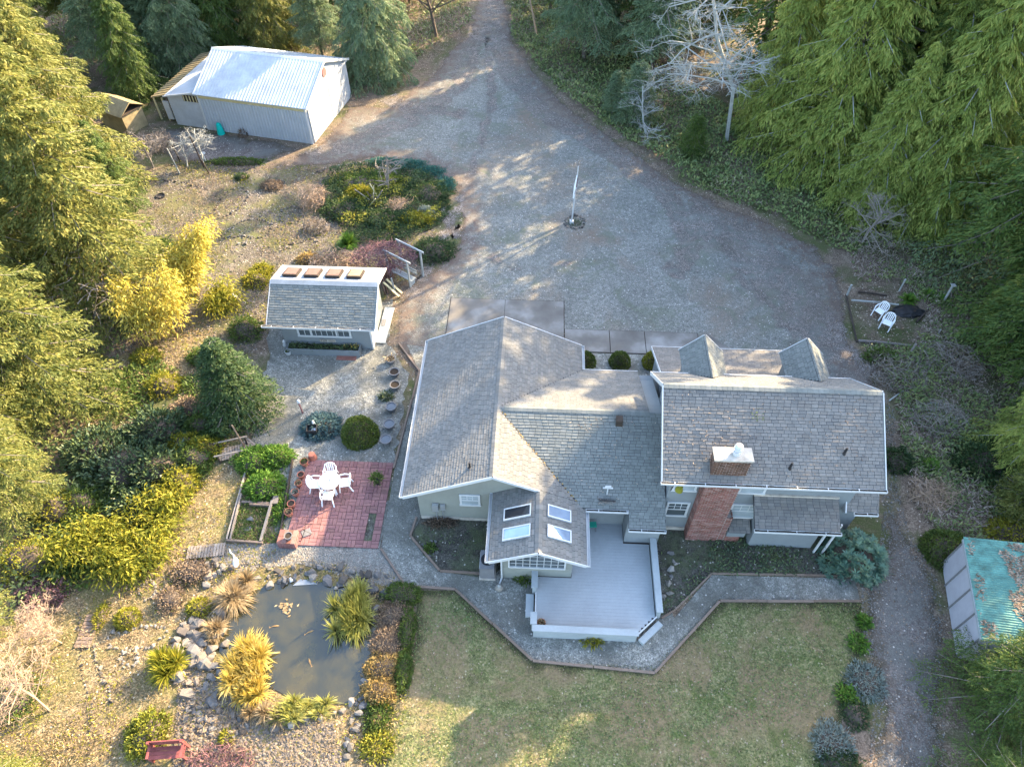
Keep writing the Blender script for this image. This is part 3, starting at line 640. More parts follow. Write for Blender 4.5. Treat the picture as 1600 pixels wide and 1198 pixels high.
b1 = MB(); bricks(b1, 8.49, 9.1, 15.15, 15.62, 0.02, .52, rb); b1.build('brickwork', M['brick'], ch, HO, kind='stuff')
b1 = MB(); bricks(b1, 6.85, 8.2, 15.15, 15.66, 5.14, 6.05, rb); b1.build('brickwork', M['soot'], ch, HO, kind='stuff', label='sooty brickwork above the roof')
MB().box(6.80, 8.25, 15.1, 15.72, 6.12, 6.2).build('cap', M['cap'], ch, HO)
MB().lathe([(.15, 0), (.15, .16), (.11, .16), (.11, .3), (.17, .3), (.17, .34), (.12, .36), (.12, .44), (.16, .45), (.10, .52), (.02, .53)], 16, (7.65, 15.45, 6.2)).build('flue', M['white'], ch, HO)
# firewood hatch beside the chimney
MB().box(8.5, 9.25, 15.1, 15.6, .55, 1.0).build('hatch_box', M['siding'], house, HO)
roofslab(house, HO, [(8.5, 15.02, 1.0), (9.4, 15.02, 1.0), (9.4, 15.6, 1.3), (8.5, 15.6, 1.3)], ((8.5, 15.02, 1.0), (9.35, 15.02, 1.0)), 'shingle_brown', th=.04, seed=18)
# roof vents
MB().box(3.55, 3.83, 18.2, 18.5, 3.95, 4.32).build('vent_box', M['darkwood'], house, HO)
for u, v, z, h in ((-2.45, 16.0, zA(-2.45), .34), (11.9, 15.98, zD(15.98), .36), (9.85, 15.45, zD(15.45), .36)):
    MB().lathe([(.09, -.05), (.05, .05), (.045, h), (.03, h)], 8, (u, v, z)).build('vent_pipe', M['black'], house, HO)
an = MB().tube([(3.2, 15.6, zB(15.6)), (3.2, 15.6, zB(15.6)+.5)], .025); an.beam((3.0, 15.6, zB(15.6)+.5), (3.4, 15.6, zB(15.6)+.5), .03, .07)
an.beam((3.08, 15.6, zB(15.6)+.62), (3.32, 15.6, zB(15.6)+.62), .03, .08); an.build('antenna', M['white'], house, HO)
dk = MB()
for i in range(14): dk.tube([(2.85+rb.random()*.5, 15.2+rb.random()*.25, zB(15.3)+.03), (3.1+rb.uniform(-.3, .5), 15.3+rb.uniform(-.2, .25), zB(15.3)+rb.uniform(.05, .2))], .012, 4)
dk.build('twig_debris', M['deadtwig'], house, HO, kind='stuff'); MB().tube([(2.85, 15.35, zB(15.35)+.1), (3.55, 15.3, zB(15.3)+.12)], .04, 6).build('pipe', M['black'], house, HO)
rg = np.random.default_rng(12)
for nm_, zf, u0, u1, v0, v1, n_, m_ in (('moss_and_needles', zD, 5.2, 13.2, 15.0, 17.9, 260, 'litterleaf'), ('moss_and_needles', zB, 1.6, 5.5, 15.2, 18.6, 160, 'litterleaf'), ('moss', zD, 8.4, 8.9, 16.9, 17.4, 26, 'shrub')):
    U_ = rg.uniform(u0, u1, n_); V_ = rg.uniform(v0, v1, n_); Z_ = np.array([zf(q) for q in V_])+.022
    o = linkmesh(nm_, leafmesh(nm_, np.stack([U_-4, V_-18, Z_], 1), rg.normal(size=(n_, 3))*[1, .8, .3], .09*(.5+rg.random(n_)), .035, rg, 2, 0), M[m_], house); o['kind'] = 'stuff'
vl = np.linspace(15.2, 18.6, 90); o = linkmesh('valley_moss', leafmesh('valley_moss', np.stack([-1.47+.97*(18.8-vl)-4+rg.normal(size=90)*.03, vl-18, 4.2-.46*(18.8-vl)+.03], 1), rg.normal(size=(90, 3)), .09, .05, rg, 2, 0), M['heathergold'], house); o['kind'] = 'stuff'
# meters, downpipe
MB().box(-4.15, -3.88, 15.5, 15.66, .95, 1.4).build('meter_box', M['metal'], house, HO); MB().box(-3.8, -3.6, 15.55, 15.66, 1.0, 1.35).build('meter_box', M['metal'], house, HO)
MB().tube([(-4.0, 15.58, .95), (-4.0, 15.58, .02)], .025).tube([(-3.72, 15.58, 1.0), (-3.72, 15.58, .02)], .02).build('conduit', M['metal'], house, HO)
MB().tube([(-1.02, 12.98, 2.2), (-1.02, 12.98, .1), (-1.1, 12.75, .04)], .04, 6).build('downpipe', M['white'], house, HO)
MB().tube([(5.8, 15.55, 4.7), (5.8, 15.5, 4.2), (5.7, 15.5, 3.4)], .02, 5).build('cable', M['black'], house, HO)
fl = MB().lathe([(.02, .35), (.12, .3), (.16, .05), (.05, 0)], 12, (5.9, 15.2, 3.85)).build('lantern', M['topyel'], house, HO)
gd = MB()
for i in range(3): gd.box(-4.4+i*2.2+.1, -2.3+i*2.2, 23.9, 23.93, .05, 2.1)
gd.build('garage_door', M['white'], house, HO)
# ---- deck
DO = (2.9, 13, 0)
deck = T('rear_deck', 'blue grey boarded deck with low pale parapets behind the house', 'deck', W(2.9, 13), -HA)
MB().prism([(.42, 10.72, .02), (4.38, 10.72, .02), (5.22, 11.5, .02), (5.22, 14.76, .02), (.42, 14.76, .02)][:4]+[(1.9, 14.76, .02), (1.9, 13.04, .02), (.42, 13.04, .02)], (0, 0, .27)).build('deck_frame', M['darkwood'], deck, DO)
v = 10.76
while v < 15.55:
    u0 = .42 if v < 13.0 else 1.88; u1 = 5.2 if v > 11.5 else 4.4+(v-10.7)*1.05; u1 = min(u1, 5.2)
    if v > 14.6: u1 = 4.1
    MB().box(u0, u1, v, v+.1375, .30, .335).build('board', M['deck'], deck, DO); v += .14
def para(pts, closed=False, z1=.92, name='parapet'):
    for a, b in zip(pts[:-1], pts[1:]):
        d = (Vector((b[0], b[1], 0))-Vector((a[0], a[1], 0))).normalized()*.05
        MB().beam((a[0], a[1], z1/2), (b[0], b[1], z1/2), .16, z1-.06).build(name, M['rail'], deck, DO)
        MB().beam((a[0]-d.x, a[1]-d.y, z1), (b[0]+d.x, b[1]+d.y, z1), .26, .05).build('rail_cap', M['rail'], deck, DO)
para([(.35, 10.66), (4.38, 10.64)], z1=.78); para([(.35, 11.25), (.35, 10.85)], z1=.782); para([(5.32, 11.55), (5.32, 14.7)], z1=.78); para([(.35, 12.35), (.35, 13.0)], z1=.78)
MB().box(.02, .34, 11.35, 12.3, .02, .18).build('step', M['rail'], deck, DO)
MB().prism([(4.5, 10.62, .02), (4.68, 10.44, .02), (5.52, 11.24, .02), (5.34, 11.42, .02)], (0, 0, .16)).build('step', M['rail'], deck, DO)
MB().beam((4.43, 10.72, .34), (5.26, 11.5, .34), .05, .05).build('step_nosing', M['white'], deck, DO)
MB().beam((.42, 11.3, .34), (.42, 12.3, .34), .05, .05).build('step_nosing', M['white'], deck, DO)
# things on and about the deck
def plantleaves(name, rx, ry, rz, n, L, Wd, mat, parent, seed, z0=0.0, up=.6, lump=.15, hollow=.7, flat=0, sag=.2, kind=None):
    rng = np.random.default_rng(seed); d = norm(rng.normal(size=(n, 3))); d[:, 2] = np.abs(d[:, 2])*1.0-.12
    th = np.arctan2(d[:, 1], d[:, 0]); l = 1+lump*np.sin(th*5+seed)*np.cos(d[:, 2]*6+seed)+lump*rng.normal(size=n)*.35+lump*.7*np.sin(th*11+d[:, 2]*9)
    rad = (hollow+(1-hollow)*rng.random(n)**.6)*l
    C = d*np.array([rx, ry, rz])*rad[:, None]; C[:, 2] += z0; C[:, 2] = np.maximum(C[:, 2], .01)
    D = d+rng.normal(size=(n, 3))*.55+np.array([0, 0, up])
    me = leafmesh(name, C, D, L*(.6+.8*rng.random(n)), Wd*(.7+.6*rng.random(n)), rng, flat, sag)
    o = linkmesh(name, me, M[mat], parent)
    if kind: o['kind'] = kind
    return o
def blob(name, rx, ry, rz, mat, parent, seed=0, z0=0, seg=2):
    bm = bmesh.new(); bmesh.ops.create_icosphere(bm, subdivisions=seg, radius=1); rnd = random.Random(seed)
    for q in bm.verts:
        k = 1+rnd.uniform(-.12, .12); q.co = Vector((q.co.x*rx*k, q.co.y*ry*k, max(q.co.z*rz*k+z0, .01)))
    me = bpy.data.meshes.new(name); bm.to_mesh(me); bm.free(); return linkmesh(name, me, M[mat], parent)
def pot(name, label, cat, loc, r, h, mat, plantmat=None, group=None, rim=True, fill='soil', seed=0, pl=.3, n=120, upside=False):
    t = T(name, label, cat, loc, seed, group)
    if upside:
        MB().lathe([(r*.98, 0), (r*1.05, .02), (r*1.05, .1), (r*.95, .1), (r*.72, h), (r*.1, h+.01)], 18).build('pot_body', M[mat], t, smooth=False)
        MB().lathe([(r*.74, h+.002), (r*.5, h+.015), (.02, h+.016)], 18).build('pot_base', M[mat], t); return t
    MB().lathe([(r*.7, 0), (r*.92, h*.8), (r, h*.8), (r*1.02, h), (r*.86, h), (r*.84, h*.86), (.01, h*.84)], 18).build('pot_body', M[mat], t)
    MB().lathe([(r*.83, h*.845), (r*.82, h*.87), (.01, h*.875)], 16).build('fill', M[fill], t)
    if plantmat: plantleaves('foliage', r*pl*3, r*pl*3, r*pl*3.2, n, r*.6, r*.2, plantmat, t, seed+3, z0=h*.85, hollow=.3)
    return t
pot('flower_pot', 'round pot with dry brown plant in the near left corner of the deck', 'plant pot', W(.66, 10.98, .335), .17, .2, 'terracotta', 'straw', seed=3, n=90)
st = T('step_stool', 'small green topped step stool against the deck wall', 'stool', W(2.75, 15.3, .335), .02)
MB().box(-.2, .2, -.13, .13, .38, .42).build('stool_top', M['greenp'], st)
for x in (-.17, .17):
    for y in (-.1, .1): MB().beam((x*1.15, y*1.3, 0), (x*.9, y*.8, .38), .035, .035).build('leg', M['potgrey'], st)
dr = T('dark_statue', 'pale lumpy garden ornament on gravel under the sun room downpipe', 'ornament', W(-1.1, 12.5, .03))
blob('body', .17, .14, .2, 'whiterock', dr, 3, .14); blob('head', .08, .08, .09, 'alder', dr, 5, .34)
ac = T('heat_pump', 'grey heat pump unit tucked beside the sun room wall', 'heat pump', W(-1.62, 13.35, .03), -HA)
MB().box(-.3, .3, -.42, .42, .07, .95).build('casing', M['potgrey'], ac); MB().box(-.34, .34, -.47, .47, 0, .07).build('pad', M['cap'], ac)
MB().lathe([(.27, .951), (.27, .98), (.22, .98), (.22, .955), (.01, .955)], 20).build('fan_guard', M['black'], ac)
for q in range(8): MB().box(-.31, -.3, -.38, .38, .16+q*.1, .2+q*.1).build('louvre', M['metal'], ac)
# ------------------------------------------------------------------ wooden edging along the paths
def edging(label, pts, w=.09, h=.09, mat='edgewood', name='path_edging', wire=None, z=.02):
    P0 = pts[0]; t = T(name, label, 'edging', (P0[0], P0[1], 0)); rnd = random.Random(len(pts)+int(P0[0]*7))
    for a, b in zip(pts[:-1], pts[1:]):
        a = Vector((a[0], a[1], 0)); b = Vector((b[0], b[1], 0)); L = (b-a).length; n = max(1, int(L/1.9)); d = (b-a)/n
        for i in range(n):
            p = a+d*i+d.normalized()*.012; q = a+d*(i+1)-d.normalized()*.012
            k = Vector((rnd.gauss(0, .008), rnd.gauss(0, .008), 0))
            MB().beam(p+Vector((0, 0, z+h/2))+k, q+Vector((0, 0, z+h/2))+k, w, h).build('plank', M[mat], t, (P0[0], P0[1], 0))
    return t
edging('timber edging from the ramp down past the grey tubs and brick patio to the lawn', [W(-7.35, 26.25), W(-5.95, 24.3), W(-6.35, 18.6), W(-6.38, 18.2)])
edging('timber edging from the patio corner round the lawn side of the gravel path', [W(-6.3, 14.1), W(-5.0, 12.45), W(-2.9, 12.4), W(.35, 9.65), W(5.05, 9.4), W(7.95, 12.4), W(13.7, 12.65)])
edging('timber edging of the small bed below the garage gable', [W(-4.95, 15.7), W(-5.1, 14.75), W(-3.65, 13.2), W(-1.4, 13.15)])
edging('timber edging between the path and the dark bed under the chimney', [W(5.5, 11.55), W(6.1, 11.95), W(7.8, 13.6), W(13.6, 13.75), W(13.75, 14.4)], w=.06, mat='edgewood')
# ------------------------------------------------------------------ brick patio
PO = (-8.5, 16.3, 0)
patio = T('brick_patio', 'square patio of brick red pavers under the white table set', 'patio', W(-8.5, 16.3), -HA)
rp = random.Random(8); pu0, pu1, pv0, pv1 = -10.5, -6.42, 14.1, 18.55
MB().box(pu0+.05, pu1-.05, pv0+.05, pv1-.05, .018, .035).build('bedding', M['bed'], patio, PO)
pav = [MB().box(-a/2+.008, a/2-.008, -b/2+.008, b/2-.008, 0, .05).mesh('paver') for a, b in ((.34, .17), (.17, .34))]
for me in pav: me.materials.append(M['paver'])
cells = []; c = .34
nu = int((pu1-pu0)/c); nv = int((pv1-pv0)/c)
for i in range(nu):
    for j in range(nv):
        x, y = pu0+c*(i+.5), pv0+c*(j+.5)
        if i == nu-2 and 1 <= j <= 4: continue
        if (i+j) % 2: cells += [(x, y-.085, 0), (x, y+.085, 0)]
        else: cells += [(x-.085, y, 1), (x+.085, y, 1)]
cells.sort(key=lambda q: q[1]); rest = MB()
for k, (x, y, o) in enumerate(cells):
    z = .028+rp.uniform(0, .012)
    if k < 298:
        ob = bpy.data.objects.new('paver', pav[o]); COL.objects.link(ob); ob.parent = patio
        ob.location = (x-PO[0], y-PO[1], z); ob.rotation_euler = (rp.uniform(-.015, .015), rp.uniform(-.015, .015), rp.uniform(-.02, .02))
    else:
        a, b = ((.34, .17), (.17, .34))[o]; rest.box(x-a/2+.008, x+a/2-.008, y-b/2+.008, y+b/2-.008, z, z+.05)
if rest.f: rest.build('pavers', M['paver'], patio, PO, kind='stuff')
# ------------------------------------------------------------------ white resin table and chairs
def make_chair(label, loc, rz, group):
    t = T('resin_chair', label, 'chair', loc, rz, group)            # faces +y, back at -y
    MB().box(-.23, .23, -.2, .23, .405, .43).build('seat', M['plastic'], t)
    bk = MB(); top = [(-.24, -.22, .43), (-.25, -.27, .62), (-.2, -.31, .8), (-.08, -.33, .87), (.08, -.33, .87), (.2, -.31, .8), (.25, -.27, .62), (.24, -.22, .43)]
    bk.tube(top, .03, 6)
    for x in (-.13, -.045, .045, .13): bk.beam((x, -.22, .43), (x, -.325, .85), .05, .014, (0, 1, 0))
    bk.build('backrest', M['plastic'], t)
    for s in (-1, 1):
        MB().tube([(s*.25, -.26, .64), (s*.29, -.05, .66), (s*.28, .16, .64), (s*.27, .2, .6)], [.028, .034, .034, .02], 6).build('armrest', M['plastic'], t)
        MB().beam((s*.27, .19, .62), (s*.25, .27, 0), .05, .04).build('leg', M['plastic'], t)
        MB().beam((s*.23, -.2, .43), (s*.27, -.32, 0), .05, .04).build('leg', M['plastic'], t)
    return t
tc = W(-9.0, 16.95, .08); tb = T('patio_table', 'round white resin table in the middle of the brick patio', 'table', tc)
MB().lathe([(.44, .68), (.47, .69), (.475, .72), (.46, .73), (.05, .735), (.05, .70)], 28).build('tabletop', M['plastic'], tb)
MB().lathe([(.035, .736), (.03, .75), (.005, .751)], 10).build('parasol_plug', M['potgrey'], tb)
for a in range(4):
    q = math.pi/4+a*math.pi/2; MB().beam((.26*math.cos(q), .26*math.sin(q), .69), (.38*math.cos(q), .38*math.sin(q), 0), .05, .05).build('leg', M['plastic'], tb)
cg = 'white resin chairs around the patio table'
ch0 = None
for k, (dx, dy, lab) in enumerate(((-.08, .54, 'white resin chair on the far side of the patio table, towards the round shrub'), (.62, .1, 'white resin chair on the right of the patio table, towards the house'),
                                   (-.66, .02, 'white resin chair on the left of the patio table, towards the clay pots'), (-.02, -.6, 'white resin chair on the near side of the patio table, towards the pond'))):
    loc = tc+Vector((dx, dy, 0)); rz = math.atan2(-dy, -dx)-math.pi/2
    if ch0 is None: ch0 = make_chair(lab, loc, rz, cg)
    else: copytree(ch0, loc, rz, label=lab)
for k, (x, y, rz, lab) in enumerate(((1371, 494, 2.2, 'white resin chair further from the camera, on the bare patch by the forest'), (1382, 512, 2.5, 'white resin chair nearer the camera, on the bare patch by the forest'))):
    copytree(ch0, G(x, y, .02), rz, label=lab, group='two white chairs at the forest edge')
# clay pots along the left side of the patio
for k, (x, y, r, m, pm, lab) in enumerate((
        (477, 726, .2, 'terracotta', 'shrub', 'brown glazed pot with small green plant, first in the row below the upturned pot'),
        (472, 746, .17, 'terracotta', None, 'clay pot of bare soil, second in the row along the patio'),
        (468, 759, .17, 'terracotta', 'straw', 'clay pot with dead stems, third in the row along the patio'),
        (463, 773, .18, 'terracotta', 'silver', 'clay pot with a pale tuft, fourth in the row along the patio'),
        (457, 791, .18, 'terracotta', None, 'clay pot of dark soil, fifth in the row along the patio'),
        (453, 804, .19, 'terracotta', 'straw', 'clay pot with dry stalks, last in the row next to the brick plinth'))):
    pot('clay_pot', lab, 'plant pot', G(x, y, .03), r, .3, m, pm, 'clay pots in a row beside the patio', seed=k, n=60)
pot('upturned_pot', 'large clay pot standing upside down at the corner of the patio', 'plant pot', G(489, 716, .02), .2, .36, 'terracotta', upside=True)
tubs = [(611, 566, .27, 'potgrey', 'soil', 'brown rimmed tub with bare sticks, nearest the shed ramp'), (617, 586, .27, 'potgrey', 'soil', 'grey tub of soil, second from the shed ramp'),
        (618, 606, .27, 'potgrey', 'soil', 'grey tub of soil above the sprawling pale plant'), (612, 640, .27, 'potgrey', 'potin', 'grey tub with grey filling below the sprawling pale plant'),
        (609, 667, .28, 'potgrey', 'potin', 'grey tub with grey filling, second from the patio'), (604, 691, .28, 'potgrey', 'potin', 'grey tub with grey filling, nearest the patio')]
for k, (x, y, r, m, fl_, lab) in enumerate(tubs):
    pot('garden_tub', lab, 'tub', G(x, y, .02), r, .3, m, 'straw' if k == 0 else None, 'grey tubs in a row along the timber edging', fill=fl_, seed=k+10, n=40)
t = T('potted_plant', 'black pot with green upright plant on the right side of the brick patio', 'potted plant', G(590, 755, .08))
MB().lathe([(.1, 0), (.14, .26), (.12, .26), (.11, .22), (.01, .22)], 14).build('pot_body', M['black'], t)
plantleaves('foliage', .28, .28, .6, 300, .16, .05, 'shrub', t, 41, z0=.3, hollow=.2)
t = T('sprawling_plant', 'low dark plant with pale edges beside the third and fourth grey tubs', 'plant', G(603, 620, .02)); plantleaves('foliage', .35, .3, .2, 260, .2, .05, 'salal', t, 42, hollow=.2, up=.2); plantleaves('pale_leaves', .42, .36, .18, 90, .2, .03, 'silver', t, 43, hollow=.4)
# brick plinth with a round pot, and folded stand
t = T('brick_plinth', 'low square plinth of orange bricks in the near left corner of the patio', 'plinth', G(453, 846, .03), -.05); rb2 = random.Random(4)
MB().box(-.36, .36, -.3, .3, 0, .42).build('core', M['mortar'], t); q = MB()
for r_ in range(4):
    for i in range(4): q.box(-.385+i*.195, -.205+i*.195, -.325-rb2.uniform(0, .01), -.28, .01+r_*.105, .1+r_*.105); 
    for i in range(3): q.box(.34, .385+rb2.uniform(0, .01), -.27+i*.2, -.09+i*.2, .01+r_*.105, .1+r_*.105); q.box(-.385, -.34, -.27+i*.2, -.09+i*.2, .01+r_*.105, .1+r_*.105)
q.build('brickwork', M['paver'], t, kind='stuff')
for i in range(4):
    for j in range(2): MB().box(-.385+i*.195, -.2+i*.195, -.33+j*.33, -.01+j*.33, .42, .475).build('brick', M['brick'], t)
pot('glazed_pot', 'round dark glazed pot standing on the brick plinth', 'plant pot', G(452, 840, .51), .17, .22, 'potgrey', fill='soil', seed=2)
t = T('folding_stand', 'folded metal stand lying on the patio beside the brick plinth', 'stand', G(479, 832, .085), .5)
MB().box(-.2, .2, -.16, .16, 0, .02).build('tray', M['potgrey'], t); f = MB(); f.tube([(-.3, -.25, .02), (0, 0, .3), (.1, .2, .3), (.35, .3, .02)], .014, 5).tube([(-.1, .25, .02), (-.05, 0, .25), (.2, -.2, .03)], .014, 5); f.build('tube_frame', M['black'], t)
# lamp post, black brazier
t = T('garden_lamp', 'short dark post with white lamp head on the gravel above the blue juniper', 'garden lamp', G(473, 645, .02))
MB().tube([(0, 0, 0), (-.02, 0, .8)], .045, 8).build('post', M['redtwig'], t); MB().lathe([(.03, .8), (.08, .83), (.085, .97), (.05, 1.02), (.01, 1.03)], 12).build('lamp_head', M['white'], t)
t = T('brazier', 'black open fire box on legs in front of the blue juniper', 'brazier', G(490, 678, .02), .1)
q = MB(); 
for (a, b, c_, d) in ((-.24, .24, -.2, -.18), (-.24, .24, .18, .2), (-.24, -.22, -.18, .18), (.22, .24, -.18, .18)): q.box(a, b, c_, d, .3, .52)
q.box(-.22, .22, -.18, .18, .3, .32); q.build('fire_box', M['black'], t)
for x in (-.21, .21):
    for y in (-.17, .17): MB().beam((x, y, .3), (x*1.2, y*1.3, 0), .03, .03).build('leg', M['black'], t)
MB().box(-.02, .2, -.1, .1, .32, .36).build('ash', M['metal'], t)
t = T('white_lantern', 'small white ornament standing behind the black fire box', 'ornament', G(490, 662, .45)); MB().lathe([(.05, 0), (.07, .1), (.03, .16), (.06, .2), (.01, .27)], 10).build('body', M['white'], t)
# ------------------------------------------------------------------ garden shed
SO = (-11, 27.2, 0)
shed = T('garden_shed', 'small grey shingled shed with long front window, sign and planter', 'shed', W(-11, 27.2), -HA)
ws = [(25.8, 0), (28.9, 0), (28.9, 2.6), (27.4, 3.18), (25.8, 2.12)]
MB().prism([(-13.35, v, z) for v, z in ws], (4.72, 0, 0)).build('wall', M['siding'], shed, SO)
lap(shed, SO, [(-13.35, 25.798, .1), (-8.63, 25.798, .1), (-8.63, 25.798, 2.05), (-13.35, 25.798, 2.05)], ((-13.35, 25.798, .1), (-8.63, 25.798, .1)))
zs = lambda v: 2.05+(v-25.35)*.61 if v <= 27.4 else 3.3-(v-27.4)*.33
roofslab(shed, SO, [(-13.8, 25.35, zs(25.35)), (-8.2, 25.35, zs(25.35)), (-8.2, 27.4, 3.3), (-13.8, 27.4, 3.3)], ((-13.8, 25.35, 2.05), (-8.2, 25.35, 2.05)), 'shingle_green', seed=31, tabw=.28, expo=.135)
MB().prism([(-13.8, 27.4, 3.3), (-8.2, 27.4, 3.3), (-8.2, 29.35, zs(29.35)), (-13.8, 29.35, zs(29.35))], (0, 0, -.08)).build('rear_roof', M['ridge_light'], shed, SO)
MB().prism([(-13.8, 27.2, zs(27.2)+.025), (-8.2, 27.2, zs(27.2)+.025), (-8.2, 27.42, 3.33), (-13.8, 27.42, 3.33)], (0, 0, .015)).build('ridge_flashing', M['ridge_light'], shed, SO)
for u in (-13.82, -8.18): trim(shed, SO, (u, 25.35, 2.0), (u, 27.4, 3.25), .035, .13); trim(shed, SO, (u, 27.4, 3.25), (u, 29.35, zs(29.35)-.05), .035, .13)
gutter(shed, SO, -14.05, -8.2, 25.33, 2.05)
for i in range(4):
    u = -12.95+i*1.13; z0 = zs(28.3)
    o = MB().prism([(u-.38, 27.85, zs(27.85)+.003), (u+.38, 27.85, zs(27.85)+.003), (u+.38, 28.75, zs(28.75)+.003), (u-.38, 28.75, zs(28.75)+.003)], (0, 0, .16)).build('skylight', M['darkwood'], shed, SO)
    MB().prism([(u-.31, 27.93, zs(27.93)+.166), (u+.31, 27.93, zs(27.93)+.166), (u+.31, 28.67, zs(28.67)+.166), (u-.31, 28.67, zs(28.67)+.166)], (0, 0, .01)).build('pane', M['skyglass_rust' if i != 3 else 'barn_tan'], o, SO)
wd = window(shed, SO, -12.4, -9.75, .98, 1.72, 25.78, 9, 2, False, 'glass', .1)
for u in (-11.75, -10.42): MB().box(u-.04, u+.04, 25.725, 25.741, .98, 1.72).build('mullion', M['white'], wd, SO)
MB().box(-8.66, -8.58, 25.74, 25.80, .05, 2.1).build('corner_board', M['white'], shed, SO)
MB().box(-8.63, -8.60, 25.9, 27.0, .05, 2.1).build('door', M['white'], shed, SO)
sg = T('shed_sign', 'small cream board reading THE INN above the planter of the shed', 'sign', W(-10.98, 25.74, .62), -HA)
MB().box(-.42, .42, -.03, 0, -.08, .1).build('board', M['cap'], sg)
fc = bpy.data.curves.new('lettering', 'FONT'); fc.body = 'THE INN'; fc.size = .19; fc.align_x = 'CENTER'; fc.align_y = 'CENTER'; fc.extrude = .006; fc.space_character = 1.1
tmp = bpy.data.objects.new('tmp', fc); COL.objects.link(tmp); bpy.context.view_layer.update()
me = bpy.data.meshes.new_from_object(tmp.evaluated_get(bpy.context.evaluated_depsgraph_get())); bpy.data.objects.remove(tmp)
o = linkmesh('lettering', me, None, sg); me.materials.clear(); me.materials.append(M['black']); o.rotation_euler = (math.pi/2, 0, 0); o.location = (0, -.032, .01)
t = T('planter_box', 'long grey planter box full of dark plants under the shed window', 'planter', W(-11.2, 25.5, .02), -HA)
q = MB()
for (a, b, c_, d) in ((-1.95, 1.95, -.3, -.25), (-1.95, 1.95, .2, .25), (-1.95, -1.9, -.25, .2), (1.9, 1.95, -.25, .2)): q.box(a, b, c_, d, 0, .42)
q.build('box', M['siding'], t); MB().box(-1.9, 1.9, -.25, .2, .02, .34).build('soil', M['soil'], t)
rng = np.random.default_rng(51); n = 700; C = np.stack([rng.uniform(-1.85, 1.85, n), rng.uniform(-.22, .16, n), rng.uniform(.34, .45, n)], 1)
linkmesh('foliage', leafmesh('foliage', C, rng.normal(size=(n, 3))+[0, 0, .8], .14*(.5+rng.random(n)), .05, rng), M['salal'], t)
C = np.stack([rng.uniform(1.1, 1.85, 40), rng.uniform(-.1, .16, 40), rng.uniform(.46, .52, 40)], 1); linkmesh('pale_flowers', leafmesh('pale_flowers', C, rng.normal(size=(40, 3)), .08, .07, rng, 1), M['goldgrass'], t)
pot('white_pot', 'white pot with green plant at the left end of the planter box', 'plant pot', G(451, 553, .02), .17, .24, 'white', 'shrub', seed=61, n=50)
pot('white_bucket', 'small white bucket in front of the middle of the planter box', 'bucket', G(515, 553, .02), .12, .22, 'white', None, seed=62)
t = T('white_gnome', 'small white figure beside the left end of the planter box', 'ornament', G(446, 541, .02)); MB().lathe([(.1, 0), (.12, .12), (.06, .26), (.09, .32), (.07, .42), (.01, .5)], 10).build('body', M['white'], t)
t = T('door_mat', 'flat rusty red mat lying on the gravel in front of the planter', 'mat', G(541, 558, .024), -.03); MB().box(-.5, .55, -.22, .2, 0, .03).build('mat', M['brick'], t)
RO = (-8.28, 27.55, 0)
t = T('shed_ramp', 'pale plank ramp along the right side of the shed', 'ramp', W(-8.28, 27.55), -HA-.03)
for i in range(3): MB().box(-.27+i*.185, -.09+i*.185, -1.38, 1.38, .1, .14).build('plank', M['rail'], t)
MB().box(-.22, .22, -1.3, 1.3, .02, .1).build('ramp_frame', M['darkwood'], t)
t = T('ramp_mat', 'small dark grey mat lying on the shed ramp', 'mat', W(-8.38, 27.7, .145)); MB().box(-.12, .12, -.25, .25, 0, .015).build('mat', M['potgrey'], t)
# ------------------------------------------------------------------ vine pergola and bench
def twigball(name, n, rx, ry, rz, L, mat, parent, seed, z0=0, r=.008, kind=None, up=.4):
    rnd = random.Random(seed); mb = MB()
    for i in range(n):
        a = rnd.uniform(0, 6.28); k = rnd.random()**.5; p = Vector((rx*k*math.cos(a), ry*k*math.sin(a), z0+rz*rnd.random()*math.sqrt(max(0, 1-k*k*.8))))
        d = Vector((rnd.gauss(0, 1), rnd.gauss(0, 1), rnd.gauss(up, .6))).normalized()*L*rnd.uniform(.5, 1.2)
        mb.tube([p-d*.5, p+Vector((rnd.gauss(0, .1), rnd.gauss(0, .1), 0))*L, p+d*.5+Vector((0, 0, -.1*L))], [r*1.5, r, r*.4], 3, False)
    o = mb.build(name, M[mat], parent)
    if kind: o['kind'] = kind
    return o
pg = T('vine_arbour', 'pale post arbour with built in bench overgrown by a red brown vine', 'arbour', G(640, 435, 0), -.62)
for (x, y) in ((-1.1, -.55), (.55, -.55), (-1.1, .6), (.55, .6)): MB().box(x-.045, x+.045, y-.045, y+.045, 0, 1.85).build('post', M['rail'], pg)
for y in (-.55, .6): MB().box(-1.3, .8, y-.03, y+.03, 1.85, 1.95).build('beam', M['rail'], pg)
for i in range(3): MB().box(-1.2, .65, -.52+i*.14, -.4+i*.14, .44, .48).build('seat_slat', M['rail'], pg)
for i in range(2): MB().box(-1.2, .65, -.02, .01, .62+i*.2, .74+i*.2).build('back_slat', M['rail'], pg)
for x in (-1.05, .5): MB().box(x-.03, x+.03, -.5, -.1, 0, .44).build('bench_leg', M['rail'], pg)
t = T('vine', 'reddish purple leafless vine heaped over the pale arbour', 'vine', G(606, 432, 0)); twigball('stems', 700, 1.9, 1.25, .75, .55, 'pink', t, 71, 1.35, .011); twigball('trunk_stems', 60, .5, .4, 1.4, 1.2, 'redtwig', t, 72, .2, .02, up=2)
plantleaves('buds', 1.95, 1.3, .75, 1700, .1, .05, 'pink', t, 73, 1.4, hollow=.35)
t = T('pink_shrub', 'low leafless pinkish shrub behind the shed roof', 'shrub', G(530, 418)); twigball('stems', 420, 1.7, 1.0, .9, .6, 'tantwig', t, 74, .2, .012); plantleaves('buds', 1.6, 1, .9, 500, .09, .05, 'pink', t, 75, .1, hollow=.4)
